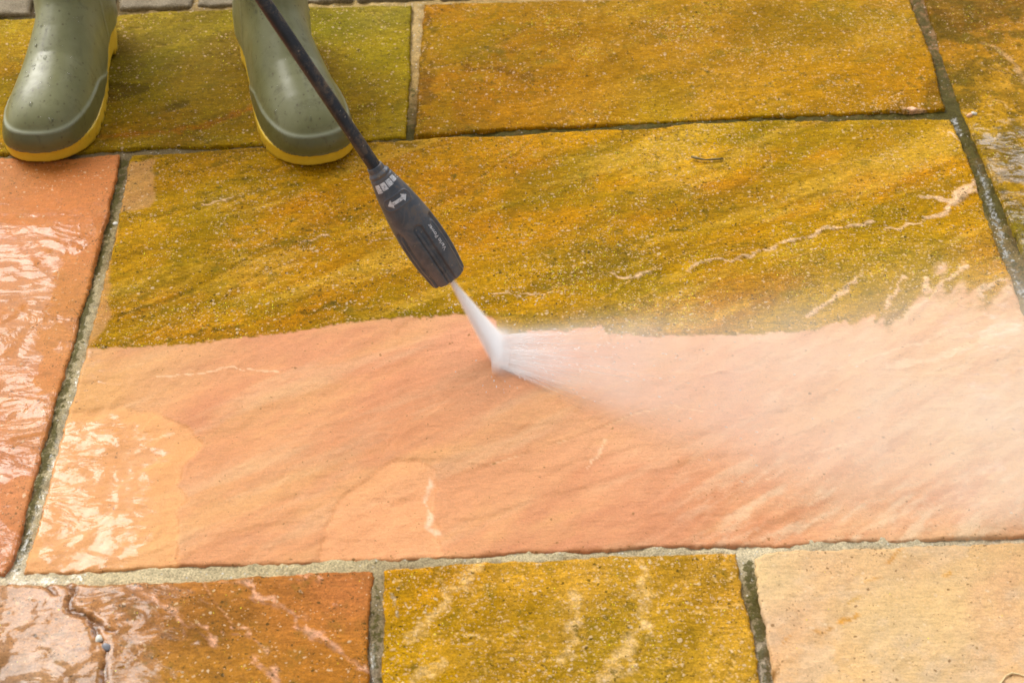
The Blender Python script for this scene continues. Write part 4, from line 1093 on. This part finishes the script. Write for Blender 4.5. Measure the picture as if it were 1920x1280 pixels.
def lance():
    root = empty('pressure_washer_lance', tuple(NB0))
    org = NB0
    tag(root, 'black pressure washer lance with scuffed tube and adjustable nozzle spraying the slab', 'pressure washer lance')
    # nozzle body: outside, chamfered mouth, bore
    ns_, nph = 260, 256
    ss = np.linspace(0, NL, ns_); ph = np.linspace(0, 2 * math.pi, nph, endpoint=False)
    S, PH = np.meshgrid(ss, ph, indexing='ij')
    PHs = (PH + math.pi) % (2 * math.pi) - math.pi
    Rr = nr(S, PHs)
    rows = [npt(S, PH, Rr)]
    last = Rr[-1]
    prof = [(NL + 0.0008, 0.965), (NL + 0.0010, 0.88), (NL - 0.001, 0.78), (NL - 0.012, 0.5), (NL - 0.013, 0.16), (NL - 0.02, 0.15), (NL - 0.0201, 0.001)]
    for s_, kk in prof:
        rows.append(npt(np.full((1, nph), s_), ph[None], (last * kk)[None]))
    first = Rr[0]
    pre = [npt(np.full((1, nph), s_), ph[None], (first * kk)[None]) for s_, kk in ((0.0, 0.55), (-0.0012, 0.62), (-0.0016, 0.80), (-0.0008, 0.95))]
    A = np.concatenate(pre + rows, 0)
    nr_, nc = A.shape[:2]
    idx = np.arange(nr_ * nc).reshape(nr_, nc)
    q = np.stack([idx[:-1], np.roll(idx[:-1], -1, 1), np.roll(idx[1:], -1, 1), idx[1:]], -1).reshape(-1, 4)
    V = A.reshape(-1, 3) - org
    me = mesh_np('nozzle_body', V, [q])
    me.flip_normals() if False else None
    dphi = ((np.tile(ph, nr_) + math.pi) % (2 * math.pi) - math.pi)
    qq = (V @ AX) / NL
    dust = np.clip(0.35 + 0.55 * np.sin(dphi), 0, 1) * np.clip(1.25 - qq, 0.15, 1) + 0.7 * np.exp(-((qq - 0.01) / 0.03) ** 2)
    attr_f(me, 'dust', np.clip(dust, 0, 1))
    noz = link_mesh('nozzle', me, PLASTIC, root)
    # prints: scale, double arrow, words; laid 0.12 mm proud of the plastic
    def wrap(name, polys, offset=0.00014):
        Vs, Fs = [], []
        for pts, faces in polys:
            b0 = len(Vs)
            for (s_, phi) in pts:
                Vs.append(npt(np.array(s_), np.array(phi), nr(np.array([s_]), np.array([phi]))[0] + offset) - org)
            Fs += [tuple(b0 + i for i in f) for f in faces]
        m = bpy.data.meshes.new(name)
        m.from_pydata([tuple(v) for v in Vs], [], Fs)
        m.validate()
        return link_mesh(name, m, PRINT, noz)
    def quad(s0, s1, p0, p1, sk=0.0, n=6):
        pts, fs = [], []
        for i in range(n + 1):
            t = i / n
            pts += [(s0, p0 + (p1 - p0) * t), (s1, p0 + (p1 - p0) * t + sk)]
        for i in range(n):
            fs.append((2 * i, 2 * i + 2, 2 * i + 3, 2 * i + 1))
        return pts, fs
    sc = []
    for k in range(4):
        p0 = -0.98 + k * 0.50
        sc.append(quad(0.0080 - 0.0002 * k, 0.0158 - 0.0009 * k, p0, p0 + 0.43, 0.02))
    wrap('scale_marks', sc)
    wrap('scale_marks', [quad(0.0102, 0.0108, 1.10, 1.30, 0, 3), quad(0.0125, 0.0132, 1.10, 1.28, 0, 3)])
    # arrow made of strips along phi
    s0 = 0.235 * NL
    ra = 0.0158
    prof_ = []
    for i in range(61):
        u = -0.0106 + 0.0212 * i / 60
        au = abs(u)
        hw = 0.0016 if au < 0.0055 else max(0.00002, 0.0042 * (0.0106 - au) / 0.0051)
        prof_.append((u, hw))
    pts, fs = [], []
    for u, hw in prof_:
        pts += [(s0 - hw, u / ra), (s0 + hw, u / ra)]
    for i in range(60):
        fs.append((2 * i, 2 * i + 2, 2 * i + 3, 2 * i + 1))
    wrap('arrow_mark', [(pts, fs)])
    cu = bpy.data.curves.new('lettering', 'FONT')
    cu.body = 'Vario Power'
    cu.size = 0.0056; cu.offset = 0.00010
    cu.align_x = 'CENTER'; cu.align_y = 'CENTER'
    to = bpy.data.objects.new('lettering_tmp', cu)
    COL.objects.link(to)
    dg = bpy.context.evaluated_depsgraph_get()
    tm = bpy.data.meshes.new_from_object(to.evaluated_get(dg))
    bpy.data.objects.remove(to)
    co = np.array([v.co[:] for v in tm.vertices])
    cs_, cphi = 0.635 * NL, 0.60
    out = []
    for c in co:
        s_ = cs_ - c[0]
        out.append((s_, cphi - c[1] / 0.0205))
    wrap('lettering', [(out, [tuple(p.vertices) for p in tm.polygons])], 0.0002)
    # tube
    def tube(name, p0, p1, rad, mat, par, nseg=120, lip=None):
        L_ = np.linalg.norm(p1 - p0)
        ss = np.linspace(0, L_, nseg)
        A = []
        for s_ in ss:
            c = p0 + (p1 - p0) * s_ / L_
            r = rad if lip is None else lip(s_, L_)
            A.append(c + r * (np.cos(ph)[:, None] * E1 + np.sin(ph)[:, None] * E2))
        A = np.array(A)
        idx = np.arange(A.shape[0] * nph).reshape(-1, nph)
        q = np.stack([idx[:-1], idx[1:], np.roll(idx[1:], -1, 1), np.roll(idx[:-1], -1, 1)], -1).reshape(-1, 4)
        V = A.reshape(-1, 3) - org
        me = mesh_np(name, V, [q, idx[0][None], idx[-1][::-1][None]])
        d = np.tile(np.clip(0.25 + 0.75 * np.sin(ph + 0.0), 0, 1), A.shape[0])
        sN = np.repeat(ss, nph)
        attr_f(me, 'dust', np.clip(d + 0.8 * np.exp(-((sN) / 0.012) ** 2), 0, 1))
        return link_mesh(name, me, mat, par)
    tube('lance_tube', NB0 + AX * 0.004, NB0 - AX * 0.78, 0.0061, TUBE, root)
    def lp(s_, L_): return 0.0072 + 0.0006 * math.sin(s_ / L_ * math.pi)
    tube('tube_collar', NB0 + AX * 0.003, NB0 - AX * 0.006, 0.0072, PLASTIC, root, 12, lp)
    # handle end, above the frame
    def hp(s_, L_):
        t = s_ / L_
        return 0.016 * min(1, (t / 0.04) ** 0.5 if t > 0 else 0.3) * (1 + 0.12 * math.sin(t * 14)) * (1 if t < 0.97 else 0.8) + 0.001
    tube('handle', NB0 - AX * 0.74, NB0 - AX * 0.90, 0.016, PLASTIC, root, 60, hp)
    return root
lance()

# ------------------------------------------------------------------ water: fan jet and mist (volumes of fine droplets)
def hull(name, pts, org):
    import bmesh
    bm = bmesh.new()
    for p in pts: bm.verts.new(tuple(np.array(p) - org))
    bmesh.ops.convex_hull(bm, input=bm.verts)
    for v in [v for v in bm.verts if not v.link_faces]: bm.verts.remove(v)
    me = bpy.data.meshes.new(name); bm.to_mesh(me); bm.free()
    return me
def jet():
    J0 = NB1 - AX * 0.004
    J1 = IMP.copy(); J1[2] = 0.001
    L_ = np.linalg.norm(J1 - J0)
    ex = (J1 - J0) / L_
    A0 = at(930, 634); A1 = at(934, 690)
    fan = (A0 - A1); fan[2] = 0; fan /= np.linalg.norm(fan)
    fan = fan - (fan @ ex) * ex; fan /= np.linalg.norm(fan)
    th = np.cross(ex, fan)
    M = Matrix(((ex[0], fan[0], th[0]), (ex[1], fan[1], th[1]), (ex[2], fan[2], th[2]))).to_4x4()
    M.translation = Vector(J0)
    Lx = L_ + 0.003
    pts = []
    for s_, w_, t_ in ((0, 0.006, 0.006), (Lx, 0.040, 0.013)):
        for a in (-1, 1):
            for b_ in (-1, 1): pts.append((s_, a * w_, b_ * t_))
    me = hull('water_jet', pts, np.zeros(3))
    o = link_mesh('water_jet', me)
    o.matrix_world = M
    b = NB('white_water_jet')
    P = b.n('TexCoord').outputs['Object']
    sp = b.n('SeparateXYZ', None, Vector=P)
    sx, sy, sz = sp.outputs
    hw = b.math('MULTIPLY_ADD', sx, 0.0215 / L_, 0.0014)      # half width of the fan
    hw2 = b.math('MULTIPLY_ADD', sx, 0.0026 / L_, 0.0012)
    u = b.math('DIVIDE', sy, hw); v = b.math('DIVIDE', sz, hw2)
    u2 = b.math('MULTIPLY', u, u)
    g = b.math('MULTIPLY', b.mr(b.math('ABSOLUTE', u), 1.0, 0.6), b.math('EXPONENT', b.math('MULTIPLY', b.math('MULTIPLY', v, v), -1.3)))
    # streaks along the fan
    cv = b.n('CombineXYZ', None, X=b.math('MULTIPLY', sx, 8.0), Y=b.math('MULTIPLY', u, 2.6), Z=v).outputs[0]
    st = b.mr(b.noise(cv, 1.6, 4, 0.6).outputs['Fac'], 0.25, 0.75, 0.45, 1.4)
    dens = b.math('MULTIPLY', b.math('MULTIPLY', g, st), b.mr(sx, 0.0, L_, 2600.0, 2000.0, False))
    vol = b.n('VolumePrincipled', None, Color=(0.998, 0.998, 0.998), Density=dens, Anisotropy=0.0)
    b.put(b.out.inputs['Volume'], vol)
    me.materials.append(b.m)
    tag(o, 'narrow white fan of high pressure water between the nozzle and the stone', 'water jet')
    bpy.context.view_layer.update()
    return o
def strand_material():
    b = NB('white_water_streams')
    f = b.attr('fade').outputs['Fac']
    d = b.n('BsdfDiffuse', None, Color=(0.97, 0.975, 0.98))
    tl = b.n('BsdfTranslucent', None, Color=(0.97, 0.97, 0.97))
    m1 = b.n('MixShader', None, i0=0.5, i1=d, i2=tl)
    tr = b.n('BsdfTransparent')
    m2 = b.n('MixShader', None, i0=f, i1=tr, i2=m1)
    b.put(b.out.inputs['Surface'], m2)
    return b.m
STRAND = strand_material()
def strands(name, segs, org, parent=None):
    """segs: list of (points (n,3), radii (n), fades (n)) -> thin streams of water in one mesh"""
    Vs, Fs, A = [], [], []
    base = 0
    for P, rad, fd in segs:
        n = len(P)
        t = P[-1] - P[0]; t = t / np.linalg.norm(t)
        u = np.cross(t, [0.3, 0.2, 1.0]); u /= np.linalg.norm(u); v = np.cross(u, t)
        for i in range(n):
            for a in range(5):
                Vs.append(P[i] - org + rad[i] * (math.cos(a * 1.2566) * u + math.sin(a * 1.2566) * v)); A.append(fd[i])
        for i in range(n - 1):
            for a in range(5):
                Fs.append((base + i * 5 + a, base + i * 5 + (a + 1) % 5, base + (i + 1) * 5 + (a + 1) % 5, base + (i + 1) * 5 + a))
        base += n * 5
    me = mesh_np(name, np.array(Vs), [np.array(Fs)])
    attr_f(me, 'fade', A)
    o = link_mesh(name, me, STRAND, parent)
    o['kind'] = 'stuff'
    return o
jet()
def splash():
    rnd = random.Random(11)
    A0, A1 = at(930, 630), at(936, 690)
    O = at(932, 658); O[2] = 0
    segs = []
    for k in range(300):
        u = rnd.random()
        if rnd.random() < 0.15: u = abs(rnd.gauss(0, 0.08))
        e = A1 * (1 - u) + A0 * u
        # fan: lower streams bend towards the viewer, upper ones run level
        a = -0.62 + 0.66 * u ** 0.8 + rnd.gauss(0, 0.05)
        el = abs(rnd.gauss(0.06, 0.05))
        L_ = (0.018 + rnd.expovariate(1 / 0.032))
        L_ = min(L_, 0.16)
        d = np.array([math.cos(a) * math.cos(el), math.sin(a) * math.cos(el), math.sin(el)])
        s0 = rnd.random() ** 2 * 0.02
        ts = np.linspace(0, 1, 7)
        P = np.array([e + d * (s0 + L_ * t) + np.array([0, 0, 0.0012 - 0.25 * (L_ * t) ** 2]) for t in ts])
        P[:, 2] = np.maximum(P[:, 2], 0.0010)
        rr = (0.00025 + 0.0006 * ts) * (0.5 + rnd.random())
        fd = 0.26 * (1 - ts) ** 1.3 * (0.5 + 0.8 * rnd.random())
        segs.append((P, rr, fd))
    # scattered droplets
    for k in range(260):
        r_ = 0.02 + rnd.expovariate(1 / 0.10)
        a = rnd.uniform(-0.75, 0.25) if rnd.random() < 0.8 else rnd.uniform(-2.5, 2.5)
        if r_ > 0.6: continue
        if abs(a) > 0.8: r_ = min(r_, 0.06)
        c = O + np.array([math.cos(a) * r_, math.sin(a) * r_, 0.003 + rnd.random() * 0.02])
        d = np.array([math.cos(a), math.sin(a), 0.1]) * 0.0012 * (0.6 + rnd.random())
        R0 = 0.00028 + 0.0003 * rnd.random()
        P = np.array([c - d, c - 0.5 * d, c, c + 0.5 * d, c + d])
        segs.append((P, R0 * np.array([0.05, 0.85, 1, 0.85, 0.05]), np.full(5, 0.5)))
    o = strands('splash_streaks', segs, O)
    o.location = O
    tag(o, 'fine streaks and droplets splashing right from where the jet hits the stone', None, kind='stuff')
splash()
def mist():
    O = at(932, 658); O[2] = 0.0
    pts = []
    for px, py in ((918, 612), (922, 706), (1080, 560), (1100, 830), (2080, 430), (2200, 1010), (1500, 1010), (1500, 480)):
        q = at(px, py)
        r = math.hypot(q[0] - O[0], q[1] - O[1])
        pts += [(q[0], q[1], 0.004), (q[0], q[1], min(0.02 + 0.2 * r, 0.10))]
    me = hull('spray_mist', pts, O)
    o = link_mesh('spray_mist', me)
    o.location = O
    b = NB('spray_mist')
    P = b.n('TexCoord').outputs['Object']
    sp = b.n('SeparateXYZ', None, Vector=P)
    x, y, z = sp.outputs
    # the source is a 5 cm line along y: measure from its nearest point
    yc = b.math('MAXIMUM', b.math('MINIMUM', y, 0.013), -0.024)
    dy = b.math('SUBTRACT', y, yc)
    r = b.math('POWER', b.math('ADD', b.math('MULTIPLY', x, x), b.math('MULTIPLY', dy, dy)), 0.5)
    r1 = b.math('ADD', r, 0.004)
    ang = b.math('ARCTAN2', b.math('ADD', y, 0.002), b.math('ADD', x, 0.075))
    xp = b.math('MAXIMUM', x, 0.0)
    yh = b.math('DIVIDE', b.math('SUBTRACT', y, b.math('MULTIPLY_ADD', xp, 0.02, 0.020)), b.math('MULTIPLY_ADD', xp, 0.16, 0.005))
    edge_hi = b.mr(yh, 1.0, -0.6)
    yl = b.math('DIVIDE', b.math('SUBTRACT', y, b.math('MULTIPLY_ADD', xp, -0.66, -0.028)), b.math('MULTIPLY_ADD', xp, 0.28, 0.004))
    edge_lo = b.mr(yl, -0.6, 1.0)
    ahead = b.mr(x, -0.007, 0.002)
    rays = b.mr(b.noise(b.n('CombineXYZ', None, X=b.math('MULTIPLY', ang, 9.0), Y=b.math('MULTIPLY', r, 3.0), Z=0.0).outputs[0], 3.0, 5, 0.65).outputs['Fac'], 0.3, 0.7, 0.35, 1.5)
    near_rays = b.mixf(b.mr(r, 0.05, 0.22), rays, 1.0)
    hs_ = b.math('MULTIPLY_ADD', r, 0.070, 0.0035)
    fz = b.math('EXPONENT', b.math('DIVIDE', z, b.math('MULTIPLY', hs_, -1.0)))
    near = b.math('MULTIPLY', b.math('EXPONENT', b.math('MULTIPLY', r, -24.0)), 420.0)
    core = b.math('MULTIPLY', b.math('EXPONENT', b.math('MULTIPLY', r, -210.0)), 1500.0)
    far = b.math('MULTIPLY', b.mr(r, 0.02, 0.14), b.mr(r, 0.15, 0.75, 15.0, 8.0, False))
    dn = b.math('MULTIPLY', b.math('ADD', b.math('MULTIPLY', near, near_rays), far), b.math('MULTIPLY', b.math('MULTIPLY', edge_hi, edge_lo), ahead))
    dn = b.math('ADD', dn, core)
    bil = b.mr(b.noise(P, 12, 4, 0.6).outputs['Fac'], 0.25, 0.75, 0.6, 1.35)
    dn = b.math('MULTIPLY', b.math('MULTIPLY', dn, fz), bil)
    vol = b.n('VolumePrincipled', None, Color=(0.998, 0.998, 0.998), Density=dn, Anisotropy=0.0)
    b.put(b.out.inputs['Volume'], vol)
    me.materials.append(b.m)
    tag(o, 'white spray and mist drifting right over the washed stone', None, kind='stuff')
mist()

# ------------------------------------------------------------------ small things lying on the slabs
def simple_mat(name, c0, c1, rough=0.6, scale=200, coat=0.3):
    b = NB(name)
    P = b.n('TexCoord').outputs['Object']
    n = b.noise(P, scale, 5, 0.65).outputs['Fac']
    p = b.n('BsdfPrincipled', None, Base_Color=b.mix(n, c0, c1), Roughness=rough, Normal=b.bump(n, 0.8, 0.0008))
    p.inputs['Coat Weight'].default_value = coat; p.inputs['Coat Roughness'].default_value = 0.15
    b.put(b.out.inputs['Surface'], p)
    return b.m
def stick(name, pts, rad, mat, label, cat, taper=0.6):
    P = np.array(pts, float)
    org = P[0].copy(); n = 8
    A = []
    for i, p in enumerate(P):
        t = P[min(i + 1, len(P) - 1)] - P[max(i - 1, 0)]; t /= np.linalg.norm(t)
        u = np.cross(t, [0, 0, 1.0]); u /= np.linalg.norm(u); v = np.cross(u, t)
        r = rad * (1 - (1 - taper) * i / (len(P) - 1)) * (1 + 0.25 * math.sin(i * 2.3))
        A.append([p + r * (math.cos(a) * u + math.sin(a) * v) - org for a in np.linspace(0, 2 * math.pi, n, endpoint=False)])
    A = np.array(A); idx = np.arange(len(P) * n).reshape(-1, n)
    q = np.stack([idx[:-1], idx[1:], np.roll(idx[1:], -1, 1), np.roll(idx[:-1], -1, 1)], -1).reshape(-1, 4)
    o = link_mesh(name, mesh_np(name, A.reshape(-1, 3), [q, idx[0][None], idx[-1][::-1][None]]), mat)
    o.location = org
    return tag(o, label, cat)
def on(px, py, z=0.002): 
    q = at(px, py); q[2] = z; return q
stick('twig', [on(1296, 298, .003), on(1306, 302, .0035), on(1322, 304, .003), on(1340, 303, .003), on(1356, 302, .003)], 0.0013, simple_mat('wet_bark', (0.10, 0.075, 0.015), (0.22, 0.16, 0.04)), 'short dark twig lying on the gold part of the large slab', 'twig', 0.7)
cst = [on(1872, 1296), on(1876, 1282), on(1884, 1270), on(1896, 1264), on(1910, 1266), on(1924, 1272), on(1940, 1270)]
stick('dry_stem', cst, 0.0007, simple_mat('dry_straw', (0.70, 0.50, 0.20), (0.85, 0.68, 0.38)), 'thin curled straw coloured stem at the bottom right corner', 'dry stem', 0.8)
def pebble(px, py, r, mat, label, seed, z=0.0):
    rnd = np.random.RandomState(seed)
    k = rnd.rand(3) * 9
    sc_ = np.array([1.0, 0.75, 0.55]) * r
    def f(X, Y, Z):
        q = np.sqrt((X / sc_[0]) ** 2 + (Y / sc_[1]) ** 2 + (Z / sc_[2]) ** 2)
        return (q - 1) * r * 0.6 + 0.14 * r * np.sin(X / r * 2.6 + k[0]) * np.cos(Y / r * 3.1 + k[1]) * np.cos(Z / r * 2 + k[2])
    V, Q = surface_net(f, (-1.5 * r,) * 3, (1.5 * r,) * 3, r / 7)
    o = link_mesh('pebble', mesh_np('pebble', V, [Q]), mat)
    q = at(px, py); o.location = (q[0], q[1], z + 0.4 * r * 0.55)
    o.rotation_euler = (0, 0, rnd.rand() * 6)
    tag(o, label, 'pebble', 'small loose stones on the paving')
pm = simple_mat('pale_pebble', (0.55, 0.50, 0.38), (0.8, 0.78, 0.68), 0.4)
pg = simple_mat('grey_pebble', (0.16, 0.16, 0.17), (0.34, 0.34, 0.36), 0.4)
po = simple_mat('orange_pebble', (0.65, 0.30, 0.10), (0.8, 0.5, 0.3), 0.4)
pebble(186, 1199, 0.0042, pm, 'pale pebble lodged in the dark crack of the brown slab', 1)
pebble(200, 1214, 0.0044, pg, 'grey pebble next to the pale one in the cracked brown slab', 2)
pebble(1710, 207, 0.0050, po, 'orange pink stone chip on the upper joint, near its right end', 3)
pebble(1817, 218, 0.0040, po, 'small orange chip on the wet slab at the right', 4)
pebble(1826, 214, 0.0034, pm, 'small white chip touching the orange one on the right slab', 5)
pebble(240, 307, 0.0030, pm, 'white grit grain in the mossy joint below the boots', 7, -0.005)
pebble(216, 415, 0.0032, pm, 'bluish white grit grain half way up the left joint', 8, -0.004)
pebble(1180, 1062, 0.0014, pm, 'tiny white grain on the gold slab, bottom middle', 9)
